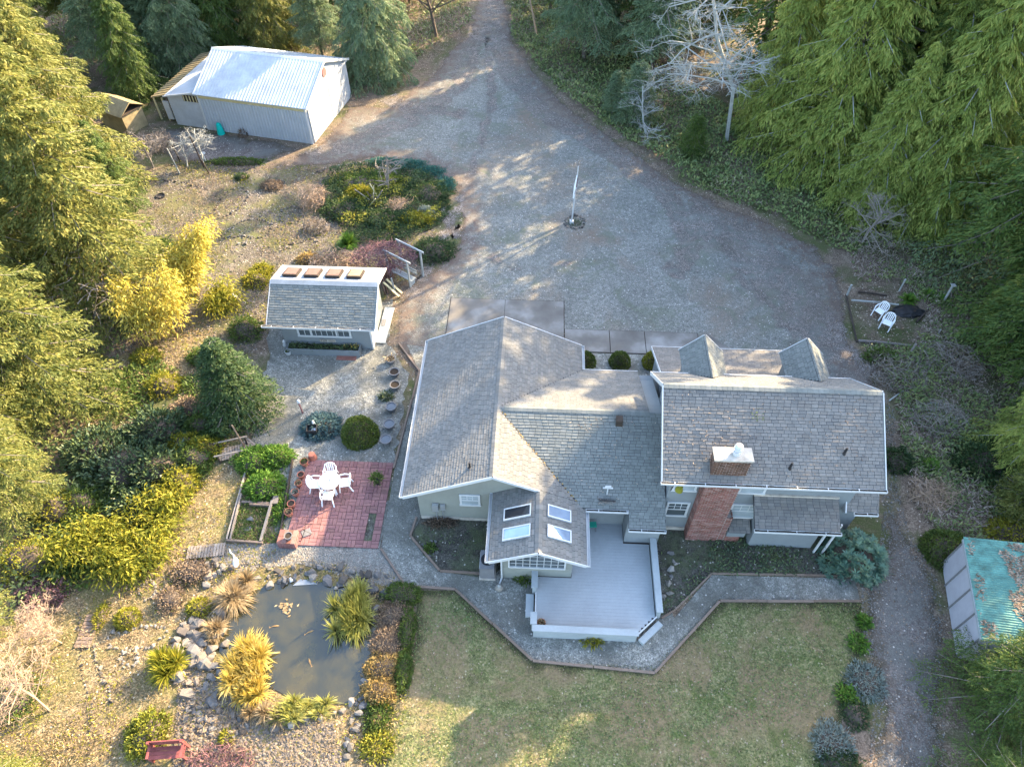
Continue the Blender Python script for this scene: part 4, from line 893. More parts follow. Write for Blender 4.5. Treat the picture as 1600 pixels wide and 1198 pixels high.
t = T('plank_trestle', 'yellowed plank trestle leaning by the right end of the shed', 'trestle', G(615, 462, 0), -.5)
for i in range(2): MB().beam((-.5, -.1+i*.3, .9), (.5, -.1+i*.3, .25), .12, .03).build('plank', M['yellowing'], t)
MB().beam((.1, .1, 0), (0, .05, 1.3), .07, .07).build('post', M['rail'], t)
for q in (-.5, .4): MB().beam((q, 0, 0), (q, 0, .55 if q < 0 else .3), .05, .05).build('leg', M['darkwood'], t)
t = T('garden_tools', 'bundle of dark poles and tools leaning at the shed corner', 'garden tools', G(604, 462, 0))
for i in range(5): MB().tube([(-.1+i*.06, .05*i, 0), (-.3+i*.05, .2, 1.5+.1*i)], .018, 5).build('pole', M[('darkwood', 'redtwig')[i % 2]], t)
# ------------------------------------------------------------------ barn
bp2, bp1 = Vector((-14.35, 46.4, 0)), Vector((-22.5, 48.4, 0)); BA = math.atan2((bp2-bp1).y, (bp2-bp1).x)
barn = T('barn', 'pale metal roofed barn with ribbed grey side and white sliding gable door', 'barn', bp1, BA); Z0 = (0, 0, 0)
BL, BD = 8.4, 7.2; ze, zr = 2.95, 4.45
MB().prism([(0, 0, 0), (0, BD, 0), (0, BD, ze-.05), (0, BD/2, zr-.12), (0, 0, ze-.05)], (BL, 0, 0)).build('wall', M['barn_white'], barn)
rib = MB(); x = .12
while x < BL-.1: rib.add([(x, -.001, .05), (x+.05, -.035, .05), (x+.1, -.035, .05), (x+.15, -.001, .05), (x, -.001, 2.45), (x+.05, -.035, 2.45), (x+.1, -.035, 2.45), (x+.15, -.001, 2.45)], [(0, 1, 5, 4), (1, 2, 6, 5), (2, 3, 7, 6), (4, 5, 6, 7)]); x += .24
MB().box(0.02, BL-.02, -.002, 0, .03, 2.47).build('side_sheet', M['barn_metal'], barn)
rib.build('ribs', M['barn_metal'], barn, kind='stuff')
MB().box(0, BL, -.03, 0, 2.47, ze-.06).build('fascia_panel', M['yellowing'], barn)
for x in (0, BL-.12): MB().box(x, x+.12, -.05, -.003, .02, ze-.1).build('corner_board', M['white'], barn)
for k, (y0, z0, y1, z1) in enumerate(((-.25, ze-.1, BD/2, zr), (BD+.25, ze-.1, BD/2, zr))):
    s = MB().prism([(-.15, y0, z0), (BL+.2, y0, z0), (BL+.2, y1, z1), (-.15, y1, z1)], (0, 0, -.05)).build('roof', M['barn_roof'], barn)
    r = MB(); x = -.1
    while x < BL+.15: r.prism([(x, y0, z0+.001), (x+.04, y0, z0+.001), (x+.04, y1, z1+.001), (x, y1, z1+.001)], (0, 0, .025)); x += .23
    r.build('roof_ribs', M['barn_roof'], s, kind='stuff')
MB().prism([(-.15, BD/2-.18, zr-.06), (-.15, BD/2, zr+.035), (-.15, BD/2+.18, zr-.06)], (BL+.35, 0, 0)).build('ridge_flashing', M['white'], barn)
for (a, b) in (((-.25, ze-.1), (BD/2, zr)), ((BD/2, zr), (BD+.25, ze-.1))): MB().beam((BL+.22, a[0], a[1]-.03), (BL+.22, b[0], b[1]-.03), .04, .16).build('barge_board', M['white'], barn)
for i in range(2): MB().box(BL+.03, BL+.08, .15+i*3.48, 3.55+i*3.48, .05, 2.75).build('sliding_door', M['barn_white'], barn)
sm_ = MB()
for i in range(28): sm_.box(BL+.08, BL+.092, .2+i*.25, .225+i*.25, .06, 2.74)
sm_.build('door_ribs', M['barn_white'], barn, kind='stuff')
MB().box(BL+.02, BL+.16, .05, BD-.05, 2.78, 2.92).build('door_track', M['white'], barn)
MB().lathe([(.35, 0), (.33, .04), (.02, .05)], 14).build('wreath', M['redtwig'], barn).matrix_local = Matrix.Translation((BL+.005, BD/2, 3.6)) @ Matrix.Rotation(math.pi/2, 4, 'Y')
zl = lambda x: 2.9+x*.22
MB().prism([(-2.6, .12, 0), (0-.01, .12, 0), (-.01, .12, 2.75), (-2.6, .12, zl(-2.6)-.08)], (0, 6.6, 0)).build('lean_to_wall', M['barn_white'], barn)
MB().box(-1.3, -.1, .09, .118, 2.02, 2.5).build('gap_shade', M['darkwood'], barn)  # solid dark panel painted in place of the shaded opening
for i in range(5): MB().box(-1.25+i*.25, -1.18+i*.25, .06, .088, 2.02, 2.5).build('gap_slat', M['yellowing'], barn)
MB().prism([(-2.75, -.1, zl(-2.75)), (0, -.1, 2.9), (0, 7.4, 2.9), (-2.75, 7.4, zl(-2.75))], (0, 0, -.05)).build('lean_to_roof', M['barn_roof'], barn)
MB().prism([(-2.78, -.14, zl(-2.78)-.06), (0, -.14, 2.83), (0, -.11, 2.83), (-2.78, -.11, zl(-2.78)-.06)], (0, 0, .1)).build('lean_to_fascia', M['white'], barn)
MB().prism([(-4.3, .4, 1.75), (-2.8, .4, 2.15), (-2.8, 7.6, 2.15), (-4.3, 7.6, 1.75)], (0, 0, -.04)).build('translucent_roof', M['barn_tan'], barn)
r = MB(); y = .45
while y < 7.5: r.prism([(-4.3, y, 1.751), (-2.8, y, 2.151), (-2.8, y+.12, 2.151), (-4.3, y+.12, 1.751)], (0, 0, .04)); y += .4
r.build('roof_ribs', M['barn_tan'], barn, kind='stuff')
for x in (-4.2, -3.5, -2.9): MB().box(x, x+.1, .45, .55, 0, 1.8).build('post', M['yellowing'], barn)
MB().box(-4.2, -2.9, 6.5, 6.6, 0, 1.8).build('rear_panel', M['darkwood'], barn); MB().box(-3.4, -2.95, .36, .44, .2, 1.6).build('window_panel', M['white'], barn)
t = T('teal_bin', 'teal plastic bin standing against the ribbed barn wall', 'bin', G(346, 209, .01)); MB().lathe([(.28, 0), (.24, .3), (.17, .75), (.14, .78), (.02, .79)], 16).build('bin_body', M['tealp'], t); MB().box(-.1, .1, -.03, .03, .78, .86).build('handle', M['tealp'], t)
t = T('tan_hut', 'small tan roofed hut half hidden by trees left of the barn', 'hut', G(198, 196), -.5)
MB().box(-1.3, 1.3, -.9, .9, 0, 1.5).build('wall', M['barn_tan'], t); MB().prism([(-1.5, -1.1, 1.5), (-1.5, 0, 2.2), (-1.5, 1.1, 1.5), (-1.5, 0, 2.1)], (3, 0, 0)).build('roof', M['barn_tan'], t); MB().box(-1.4, 1.4, -1, 1, 1.45, 1.52).build('ceiling', M['darkwood'], t)
# ------------------------------------------------------------------ teal roofed store on the right
t = T('teal_roof_store', 'low store with lilac grey panel wall and mossy teal corrugated roof', 'shed', (18.3, 13.65, 0), math.atan2(3.55, .88)-math.pi/2)
for i in range(4): MB().box(-.05, 0, -1.0*i-.98, -1.0*i, .05, 1.95).build('wall_panel', M['greybox'], t)
for i in range(5): MB().box(-.09, -.05, -1.0*i-.03, -1.0*i+.03, .03, 2.0).build('batten', M['potgrey'], t)
MB().box(0.001, 3.0, -4.0, -.05, 0, 1.9).build('interior_wall', M['greybox'], t)
MB().box(-.12, .02, -4.1, .1, 1.96, 2.06).build('eave_board', M['rail'], t)
rr = MB(); k = -4.1; i = 0
while k < .12:
    rr.add([(-.1, k, 2.07), (3.3, k, 2.75), (3.3, k+.05, 2.775), (-.1, k+.05, 2.095)], [(0, 1, 2, 3)]); rr.add([(-.1, k+.05, 2.095), (3.3, k+.05, 2.775), (3.3, k+.1, 2.75), (-.1, k+.1, 2.07)], [(0, 1, 2, 3)]); k += .1
rr.build('corrugated_roof', M['teal'], t, kind='stuff')
rng = np.random.default_rng(77); n = 7000; C = np.stack([rng.beta(1.5, 1.5, n)*3.2, -4.0+4.1*rng.random(n), np.zeros(n)], 1); kk = fbm2(C[:, 0], C[:, 1], 9, 2.2) > -.05; C = C[kk]; C[:, 2] = 2.11+C[:, 0]*.2
linkmesh('fallen_needles', leafmesh('fallen_needles', C, rng.normal(size=C.shape)*[1, .4, .08], .14, .05, rng, 3, 0), M['litterleaf'], t)['kind'] = 'stuff'
# ------------------------------------------------------------------ flagpole, posts, fence bits
t = T('flagpole', 'white flagpole with a furled pale flag standing in a ring of stones', 'flagpole', G(893, 349, .02))
MB().tube([(0, 0, 0), (.15, .05, 4.1)], [.05, .03], 8).build('pole', M['white'], t); MB().box(-.12, .12, -.12, .12, 0, .22).build('base', M['white'], t)
f = MB().tube([(.11, .02, 3.5), (.06, -.02, 2.7), (.0, 0, 1.9)], [.03, .09, .05], 7); f.build('flag', M['plastic'], t)
f = MB().tube([(.17, -.03, 3.4), (.1, -.06, 2.8), (.05, -.05, 2.2)], [.02, .045, .02], 5); f.build('flag_stripe', M['pink'], t)
rk = []
for k in range(6):                                                # six stone shapes shared by every rock and border
    rnd = random.Random(200+k); bm = bmesh.new()
    for i in range(16):
        d = Vector((rnd.gauss(0, 1), rnd.gauss(0, 1), rnd.gauss(0, 1))).normalized(); bm.verts.new((d.x*.5, d.y*.42*rnd.uniform(.8, 1.1), d.z*.34+.16))
    bmesh.ops.convex_hull(bm, input=bm.verts); lo = [v for v in bm.verts if not v.link_faces]
    for v_ in lo: bm.verts.remove(v_)
    me = bpy.data.meshes.new('stone'); bm.to_mesh(me); bm.free(); rk.append(me)
rkm = {}
def rockmesh(k, mat):
    if (k, mat) not in rkm: m_ = rk[k].copy(); m_.materials.append(M[mat]); rkm[(k, mat)] = m_
    return rkm[(k, mat)]
def stones(root, pts, size, mats, seed, jit=.05, z=.0, name='stone'):
    rnd = random.Random(seed); o0 = root.location
    for p in pts:
        s = size*rnd.uniform(.7, 1.35); o = bpy.data.objects.new(name, rockmesh(rnd.randrange(6), rnd.choice(mats))); COL.objects.link(o); o.parent = root
        o.location = (p[0]-o0.x+rnd.gauss(0, jit), p[1]-o0.y+rnd.gauss(0, jit), z); o.scale = (s, s*rnd.uniform(.75, 1.1), s*rnd.uniform(.7, 1.1)); o.rotation_euler = (rnd.uniform(-.3, .3), rnd.uniform(-.3, .3), rnd.uniform(0, 6.28))
def along(pts, step, closed=False):
    out = []; P = list(pts)+([pts[0]] if closed else [])
    for a, b in zip(P[:-1], P[1:]):
        a = Vector((a[0], a[1])); b = Vector((b[0], b[1])); n = max(1, round((b-a).length/step)); out += [a.lerp(b, i/n) for i in range(n)]
    return out
def ringpts(x, y, rx, ry, n=24): return [G(x+rx*math.cos(6.283*i/n), y+ry*math.sin(6.283*i/n)) for i in range(n)]
def border(label, pts, step, size, mats, seed, closed=False, jit=.04, cat='stone edging', name='stone_edging'):
    P0 = pts[0]; r = T(name, label, cat, (P0[0], P0[1], .01)); stones(r, along(pts, step, closed), size, mats, seed, jit); return r
border('ring of dark stones around the foot of the flagpole', ringpts(898, 348, 15, 10), .2, .24, ['dkstone', 'tanrock'], 1, True)
t = T('pole_plants', 'low scruffy plants growing at the foot of the flagpole', 'plant', G(898, 349)); plantleaves('foliage', .5, .45, .12, 300, .12, .04, 'salal', t, 90, hollow=.2)
border('ring of stones around the small plant in the bed below the garage gable', ringpts(672, 858, 13, 11), .16, .17, ['dkstone', 'rock'], 2, True)
border('long oval ring of pale stones in the sunny lower garden', px((170, 1000), (172, 990), (195, 984), (235, 977), (258, 982), (262, 988), (245, 1005), (225, 1013), (185, 1014), (175, 1008)), .17, .17, ['whiterock'], 3, True)
border('small round ring of pale stones below the long oval ring', ringpts(203, 1028, 14, 12), .16, .16, ['whiterock'], 4, True)
border('ring of pale stones at the top of the lower garden', ringpts(232, 923, 14, 12), .2, .18, ['whiterock', 'tanrock'], 5, True)
border('curved line of pale stones running down the lower garden', px((148, 1010), (150, 1030), (158, 1050), (166, 1068), (172, 1085), (178, 1100)), .15, .18, ['whiterock', 'dkstone'], 6)
border('dark stone line left of the plank path in the lower garden', px((123, 960), (126, 985), (128, 1010), (125, 1030), (128, 1055), (140, 1085), (147, 1120), (142, 1150), (138, 1185)), .2, .15, ['dkstone'], 7)
border('dark stone line across the upper left garden', px((238, 282), (255, 281), (275, 284), (300, 290), (320, 293), (328, 298)), .22, .2, ['dkstone'], 8)
border('stone ring around the small round bed in the upper garden', px((436, 343), (440, 328), (455, 323), (470, 328), (474, 340), (462, 348), (446, 349)), .2, .19, ['dkstone', 'tanrock'], 9, True)
border('stone edge of the leaf shaped bed in the upper garden', px((338, 328), (345, 310), (360, 297), (378, 294), (391, 303), (382, 318), (362, 334), (345, 340)), .22, .18, ['dkstone', 'tanrock', 'whiterock'], 10, True)
border('stone edge of the lowest bed above the shed roof', px((345, 372), (370, 350), (388, 343), (412, 344), (426, 352), (420, 366), (404, 372), (384, 369)), .22, .18, ['dkstone', 'tanrock', 'rock'], 11, True)
border('dark stone line beside the shed end of the upper garden', px((440, 392), (455, 382), (470, 380), (485, 372), (498, 380)), .22, .2, ['dkstone', 'tanrock'], 12)
border('pale stone kerb along the top of the juniper island', px((490, 272), (515, 262), (545, 257), (580, 256), (612, 262), (630, 268)), .24, .22, ['whiterock', 'dkstone'], 13)
border('row of pale stones in the dark bed below the bay', [W(9.4, 14.62), W(10.5, 14.6), W(11.9, 14.45)], .13, .13, ['whiterock', 'tanrock'], 14)
border('group of grey stones in the bed beside the deck', px((1043, 872), (1052, 875), (1056, 884), (1053, 893), (1042, 936), (1048, 940)), .3, .3, ['rock', 'whiterock'], 15, jit=.08)
border('stones in the upper garden, three pale ones together', px((374, 382), (380, 380), (386, 382), (387, 374)), .22, .25, ['whiterock'], 16)
# posts at the forest edge
for k, (x0, y0, x1, y1, r, m_, lab) in enumerate(((1322, 464, 1331, 443, .06, 'alder', 'short pale post at the top left corner of the fenced bare patch'), (1405, 455, 1411, 443, .05, 'alder', 'short pale post among ferns right of the white chairs'),
        (1473, 473, 1492, 442, .07, 'alder', 'tall pale post with flat top beyond the black heap'), (1420, 556, 1434, 533, .06, 'oldwood', 'grey leaning post below the white chairs'),
        (1466, 522, 1470, 514, .04, 'alder', 'small pale stake right of the fallen rail'))):
    p = G(x0, y0); t = T('fence_post', lab, 'post', p); h = 1.3 if k == 2 else .9 if k < 4 else .35
    X = MB().tube([(0, 0, 0), (.0, .03, h)], r, 7); X.build('post_shaft', M[m_], t)
    if k == 2: MB().box(-.12, .12, -.1, .14, h, h+.04).build('post_cap', M['alder'], t)
def log(label, a, b, r, mat, cat='rail', name='fallen_rail', z=.1):
    a = G(*a); b = G(*b); t = T(name, label, cat, (a.x, a.y, 0)); MB().tube([(0, 0, z), ((b-a).x*.5, (b-a).y*.5, z+.03), ((b-a).x, (b-a).y, z)], [r, r*.9, r*.8], 6).build('shaft', M[mat], t); return t
log('pale rail lying behind the two white chairs', (1327, 476), (1400, 483), .06, 'alder', z=.35)
log('dark rail along the drive side of the bare patch', (1321, 463), (1338, 536), .06, 'darkwood')
log('dark rail at the far side of the bare patch', (1340, 458), (1385, 464), .06, 'darkwood')
log('grey fallen log below the bare patch', (1340, 534), (1422, 542), .08, 'oldwood', 'log', 'fallen_log')
log('dark rail on the right of the bare patch towards the black heap', (1431, 505), (1450, 485), .06, 'darkwood')
log('pale branch lying in the brown scrub by the right wing', (1388, 628), (1410, 612), .04, 'alder', 'branch', 'fallen_branch')
t = T('black_heap', 'black plastic sheet crumpled on the ground right of the chairs', 'sheet', G(1418, 488)); blob('sheet', .9, .5, .22, 'black', t, 9, .05, 3)
# wooden garden gates / plank bridges
def plankpath(name, label, cat, c, ang, L, Wd, n, mat, z=.05, rails=False):
    t = T(name, label, cat, G(c[0], c[1], 0), ang); pw = L/n
    for i in range(n): MB().box(-L/2+i*pw+.012, -L/2+(i+1)*pw-.012, -Wd/2, Wd/2, z, z+.03).build('plank', M[mat], t)
    for y in (-Wd/2+.08, Wd/2-.12): MB().box(-L/2, L/2, y, y+.05, .0, z).build('bearer', M['darkwood'], t)
    if rails:
        for s in (-1, 1):
            for x in (-L/2+.05, L/2-.05): MB().box(x-.03, x+.03, s*(Wd/2+.03)-.03, s*(Wd/2+.03)+.03, 0, .55).build('post', M['darkwood'], t)
            MB().box(-L/2-.1, L/2+.1, s*(Wd/2+.03)-.035, s*(Wd/2+.03)+.035, .55, .59).build('handrail', M['oldwood'], t)
    return t
plankpath('plank_bridge', 'grey plank footbridge with handrails beside the tall pole', 'footbridge', (366, 708), .28, 1.35, .72, 11, 'oldwood', .1, True)
plankpath('plank_bridge', 'grey plank ramp beside the bright bamboo above the pond', 'footbridge', (390, 696), .9, .45, .7, 4, 'oldwood', .1)
plankpath('plank_bridge', 'striped pale plank bridge at the top of the pond garden', 'footbridge', (323, 862), .12, 1.6, .6, 13, 'oldwood', .08)
t = plankpath('plank_path', 'brown plank path in the sunny lower garden', 'path', (139, 986), 1.56, 1.35, .62, 9, 'edgewood', .05)
t = T('leaning_pole', 'tall brown pole leaning over the plank footbridge', 'pole', G(383, 700)); MB().tube([(0, 0, 0), (-.15, .1, 1.7)], [.045, .035], 7).build('shaft', M['edgewood'], t)
for k, (x0, y0, h, lab) in enumerate(((281, 272, 1.9, 'pale stake leaning, nearest in the upper garden row'), (282, 253, 1.7, 'thin stake behind the pale leaning one'), (319, 262, 2.3, 'tall dark post in the upper garden'),
                                      (227, 290, 1.3, 'short dark post at the left end of the stone line'), (327, 272, 1.0, 'thin stake by the white basin'))):
    t = T('garden_stake', lab, 'stake', G(x0, y0)); MB().tube([(0, 0, 0), (-.22, .1, h)], [.05, .04], 6).build('shaft', M['alder' if k == 0 else 'darkwood'], t)
t = T('white_basin', 'small white basin among the bare fruit trees in the upper garden', 'basin', G(321, 252)); MB().lathe([(.06, 0), (.05, .5), (.2, .62), (.18, .62), (.03, .55)], 14).build('basin', M['white'], t)
t = T('ground_hole', 'round black pot sunk in the soil of the upper garden', 'pot', G(251, 307)); MB().lathe([(.3, 0), (.3, .08), (.26, .08), (.25, .02), (.01, .015)], 16).build('rim', M['black'], t)
# raised timber beds left of the patio
t = T('raised_bed', 'timber framed vegetable bed with two flat stones left of the patio', 'raised bed', G(388, 815)); L0 = t.location.copy()
def plk(a, b, w, h, mat, nm='frame_board', root=None):
    a = G(*a)-L0; b = G(*b)-L0; a.z = b.z = h/2; MB().beam(a, b, w, h).build(nm, M[mat], root or t)
plk((385, 740), (356, 845), .07, .2, 'oldwood'); plk((379, 775), (362, 845), .06, .26, 'oldwood'); plk((356, 846), (412, 850), .08, .2, 'edgewood'); plk((427, 785), (409, 848), .1, .24, 'oldwood')
plk((379, 786), (425, 789), .1, .18, 'edgewood'); plk((392, 791), (422, 793), .08, .26, 'edgewood'); plk((386, 742), (395, 700), .06, .2, 'edgewood'); plk((458, 720), (437, 850), .06, .2, 'darkwood'); plk((433, 778), (431, 790), .25, .22, 'oldwood')
bs = T('flat_stones', 'two flat grey stones lying inside the timber bed', 'stones', G(390, 815)); stones(bs, [G(393, 813), G(388, 829)], .55, ['rock'], 21, 0, 0)
# red bench at the bottom left
t = T('red_bench', 'faded red wooden bench seen from behind at the lower edge of the garden', 'bench', G(268, 1180), .06)
for i in range(3): MB().box(-.62, .62, -.2+i*.14, -.07+i*.14, .42, .45).build('seat_slat', M['red'], t)
for i in range(3): MB().box(-.62, .62, .26, .3, .5+i*.13, .61+i*.13).build('back_slat', M['red'], t)
for x in (-.58, .58):
    MB().box(x-.04, x+.04, -.2, -.12, 0, .42).build('leg', M['red'], t); MB().box(x-.04, x+.04, .2, .28, 0, .9).build('leg', M['red'], t); MB().box(x-.04, x+.04, -.22, .28, .62, .66).build('armrest', M['red'], t)
# heron and duck figures by the pond
t = T('heron_statue', 'white heron figure standing on the stones at the top of the pond', 'statue', G(373, 886), .3)
MB().tube([(0, 0, 0), (0, 0, .35)], .015, 5).build('legs', M['metal'], t); b_ = blob('body', .12, .24, .12, 'white', t, 3, .45); MB().tube([(0, .1, .5), (-.03, .3, .62), (-.06, .26, .82), (-.08, .32, .9), (-.1, .46, .88)], [.05, .03, .025, .035, .005], 6).build('neck_and_head', M['white'], t)
t = T('white_goose_statue', 'white figure on the slope above the dark conifer bush', 'statue', G(366, 468)); blob('body', .2, .3, .2, 'white', t, 4, .2); MB().tube([(0, .15, .3), (.03, .25, .55), (.05, .35, .58)], [.06, .04, .02], 6).build('neck', M['white'], t)
t = T('white_duck_statue', 'small white figure on the rocks right of the grey tubs side of the pond', 'statue', G(456, 908)); blob('body', .07, .09, .09, 'white', t, 4, .1); blob('head', .04, .05, .04, 'white', t, 5, .27)
t = T('pond_float', 'small pale float near the far bank of the pond', 'float', G(525, 919, .04)); blob('float_body', .09, .09, .07, 'whiterock', t, 6, .02)
t = T('liner_patch', 'pale blue sheet corner showing at the top edge of the pond', 'sheet', G(475, 913, .036)); MB().prism([(-.45, -.05, 0), (.55, .02, 0), (.3, .18, 0), (-.2, .24, 0)], (0, 0, .02)).build('liner', M['ridge_light'], t)
t = T('floating_leaves', 'clump of pinkish leaves floating near the top of the pond', 'leaves', G(447, 949, .036)); rng = np.random.default_rng(3); n = 40
linkmesh('leaf_clump', leafmesh('leaf_clump', rng.normal(size=(n, 3))*[.13, .12, .01]+[0, 0, .02], rng.normal(size=(n, 3))*[1, 1, .1], .16, .08, rng, 3, 0), M['straw'], t)
for k, (x, y, a, lab) in enumerate(((484, 1033, 2.1, 'pale orange koi near the middle of the pond'), (484, 987, .5, 'long pale koi in the right half of the pond'), (430, 978, .2, 'faint koi beside the golden grass clump'))):
    t = T('koi', lab, 'fish', G(x, y, .033), a); t.scale = (.6, .6, .6); MB().tube([(-.28, 0, .0), (-.1, .02, .01), (.12, 0, .012), (.26, -.02, .005)], [.012, .045, .055, .015], 6).build('body', M['orange'], t)
    MB().add([(-.27, 0, .005), (-.4, .07, .005), (-.36, 0, .008), (-.4, -.06, .005)], [(0, 1, 2, 3)]).build('tail', M['orange'], t)
# rocks round the pond
rc = T('pond_rocks', 'grey and tan rocks piled round the pond edge', 'rocks', G(330, 1000)); rr_ = random.Random(33)
stones(rc, [p+Vector((rr_.gauss(0, .12), rr_.gauss(0, .12))) for p in along(px((405, 898), (440, 905), (480, 900), (520, 905), (560, 908), (596, 928), (600, 950)), .3)], .42, ['rock', 'rock', 'dkstone'], 34, .08)
stones(rc, along(px((395, 888), (430, 892), (500, 890), (560, 893), (600, 905), (618, 925)), .36), .4, ['rock', 'dkstone'], 35, .1)
stones(rc, along(px((285, 985), (300, 1010), (315, 1040), (335, 1060), (350, 1075)), .34), .5, ['tanrock', 'rock'], 36, .16)
stones(rc, along(px((310, 965), (325, 1000), (340, 1035), (352, 1050)), .34), .46, ['tanrock', 'rock'], 37, .16)
stones(rc, along(px((275, 1065), (300, 1072), (325, 1080), (345, 1085)), .3), .36, ['rock', 'tanrock'], 38, .12)
stones(rc, [G(rr_.gauss(312, 20), rr_.gauss(1020, 34)) for i in range(40)], .55, ['tanrock', 'rock', 'tanrock'], 42, .05)
stones(rc, along(px((345, 1062), (372, 1090), (410, 1112), (450, 1122), (520, 1120), (560, 1100)), .36), .34, ['tanrock', 'whiterock', 'rock'], 43, .14)
stones(rc, along(px((590, 935), (596, 965), (592, 1010), (578, 1050), (572, 1080)), .36), .34, ['dkstone', 'rock'], 44, .08)
pts_ = [G(rr_.uniform(290, 385), rr_.uniform(1095, 1150)) for i in range(75)]; stones(rc, pts_, .27, ['dkstone', 'tanrock', 'rock'], 39, .05)
stones(rc, [G(rr_.gauss(345, 32), rr_.gauss(888, 14)) for i in range(28)], .38, ['tanrock', 'rock'], 40, .1)
stones(rc, along(px((568, 1085), (560, 1100), (552, 1125), (545, 1150), (540, 1190)), .24)+along(px((575, 1090), (566, 1115), (556, 1150)), .3), .34, ['rock', 'dkstone'], 41, .07)
# ------------------------------------------------------------------ trees
def conifer_meshes(seed, h, R, lo=.12, nb=230, tw=11, lf=5, up=.55, droop=.5, leafL=.34, leafW=.12, hang=.25, spread=55, pw=.8, trunk=.22, fill=1.0):
    rng = np.random.default_rng(seed); rnd = random.Random(seed); C = []; D = []; Ls = []
    wood = MB()
    for i in range(nb):
        t = (i+rng.random())/nb; z = h*(lo+(1-lo)*t**.92)
        L = (R*(1-t)**pw)*(.55+.6*rng.random())+.22; az = i*2.39996+rng.random()*.7
        a = (-.12+up*t)+rng.normal()*.06; rd = np.array([math.cos(az), math.sin(az), 0]); tg = np.array([-math.sin(az), math.cos(az), 0]); Z = np.array([0, 0, 1.])
        P = lambda s: rd*(L*s)+Z*(z+L*(a*s-droop*s*s*.55))
        k = max(4, int(tw*L/R*1.15)+2); kk = int(k)
        s = np.linspace(.12 if L < R*.5 else .2, 1, kk)+rng.normal(size=kk)*.02
        if i % 2 == 0 or L > R*.6: wood.tube([P(0), P(.5), P(.95)], [.022+.012*L, .016+.006*L, .008], 3, False)
        for side in (-1, 1):
            tl = (.10+.42*(1-s)**.8)*L*(.75+.5*rng.random(kk))+.14; ang = math.radians(spread)+rng.normal(size=kk)*.15
            base = np.outer(s*L, rd)+np.outer(z+L*(a*s-droop*s*s*.55), Z)
            dr = np.outer(np.cos(ang), rd)+np.outer(np.sin(ang)*side, tg)+np.outer(-hang+.12*rng.normal(size=kk), Z)
            for q in range(lf):
                f = (q+.5+.3*rng.normal(size=kk))/lf*fill
                p = base+dr*(tl*f)[:, None]; p[:, 2] -= hang*.6*(tl*f)**2
                d2 = dr+np.cross(dr, Z)*((-1)**q*.65)+rng.normal(size=(kk, 3))*.22; d2[:, 2] -= hang*.8
                C.append(p); D.append(d2); Ls.append(np.full(kk, leafL)*(.65+.6*rng.random(kk)))
    # leader
    C = np.concatenate(C); D = np.concatenate(D); Ls = np.concatenate(Ls)
    cr = leafmesh('crown', C, D, Ls, leafW/leafL*Ls*(.8+.5*rng.random(len(Ls))), rng, .35, .12)
    tk = MB().tube([(0, 0, 0), (0, 0, h*.4), (.05, 0, h*.8), (.05, .02, h*.99)], [trunk, trunk*.72, trunk*.3, .02], 9).mesh('trunk')
    return cr, tk, wood.mesh('branches')
SPEC = {
    'firA': dict(seed=1, h=18, R=3.9, nb=200, tw=22, lf=11, up=.6, droop=.5, leafL=.22, leafW=.075),
    'firB': dict(seed=2, h=18, R=3.6, nb=180, tw=20, lf=11, up=.5, droop=.55, leafL=.22, leafW=.07, lo=.2),
    'firC': dict(seed=3, h=16, R=4.1, nb=150, tw=22, lf=11, up=.35, droop=.35, leafL=.23, leafW=.07, lo=.22, hang=.35),
    'cedA': dict(seed=4, h=18, R=4.6, nb=200, tw=24, lf=12, up=.35, droop=.55, leafL=.27, leafW=.065, lo=.06, hang=.6, spread=48),
    'cedB': dict(seed=5, h=16, R=4.3, nb=170, tw=24, lf=12, up=.3, droop=.6, leafL=.27, leafW=.065, lo=.05, hang=.7, spread=48),
    'thin': dict(seed=9, h=18, R=3.9, nb=70, tw=9, lf=9, up=.5, droop=.5, leafL=.3, leafW=.12, lo=.12),
    'cone': dict(seed=16, h=5.2, R=2.1, nb=260, tw=12, lf=6, up=.3, droop=.3, leafL=.14, leafW=.06, lo=.02, hang=.15, pw=.85, trunk=.1),
    'bush': dict(seed=6, h=5.2, R=1.75, nb=210, tw=11, lf=6, up=.5, droop=.25, leafL=.15, leafW=.06, lo=.03, hang=.1, pw=.62, trunk=.1),
    'wide': dict(seed=7, h=8, R=4.2, nb=120, tw=26, lf=9, up=.25, droop=.25, leafL=.17, leafW=.05, lo=.12, hang=.3, pw=.75, trunk=.16),
}
TM = {}
def tree(name, label, spec, x, y, h, mat, rz=0, cat='tree', bark='bark', group=None, wide=1.0, world=None):
    if spec not in TM: TM[spec] = conifer_meshes(**SPEC[spec])
    cr, tk, wd = TM[spec]; loc = Vector(world) if world else G(x, y)
    t = T(name, label, cat, (loc.x, loc.y, -.05), rz, group); s = h/SPEC[spec]['h']
    t.scale = (s*wide, s*wide, s)
    for nm, me, mt in (('crown', cr, mat), ('trunk', tk, bark), ('branches', wd, 'alder' if mat == 'cedar' else 'deadtwig')):
        key = (spec, nm, mt)
        if key not in TM: m_ = me.copy() if me.materials else me; m_.materials.clear(); m_.materials.append(M[mt]); TM[key] = m_
        o = bpy.data.objects.new(nm, TM[key]); COL.objects.link(o); o.parent = t
        if nm == 'branches': o['kind'] = 'stuff'
    return t
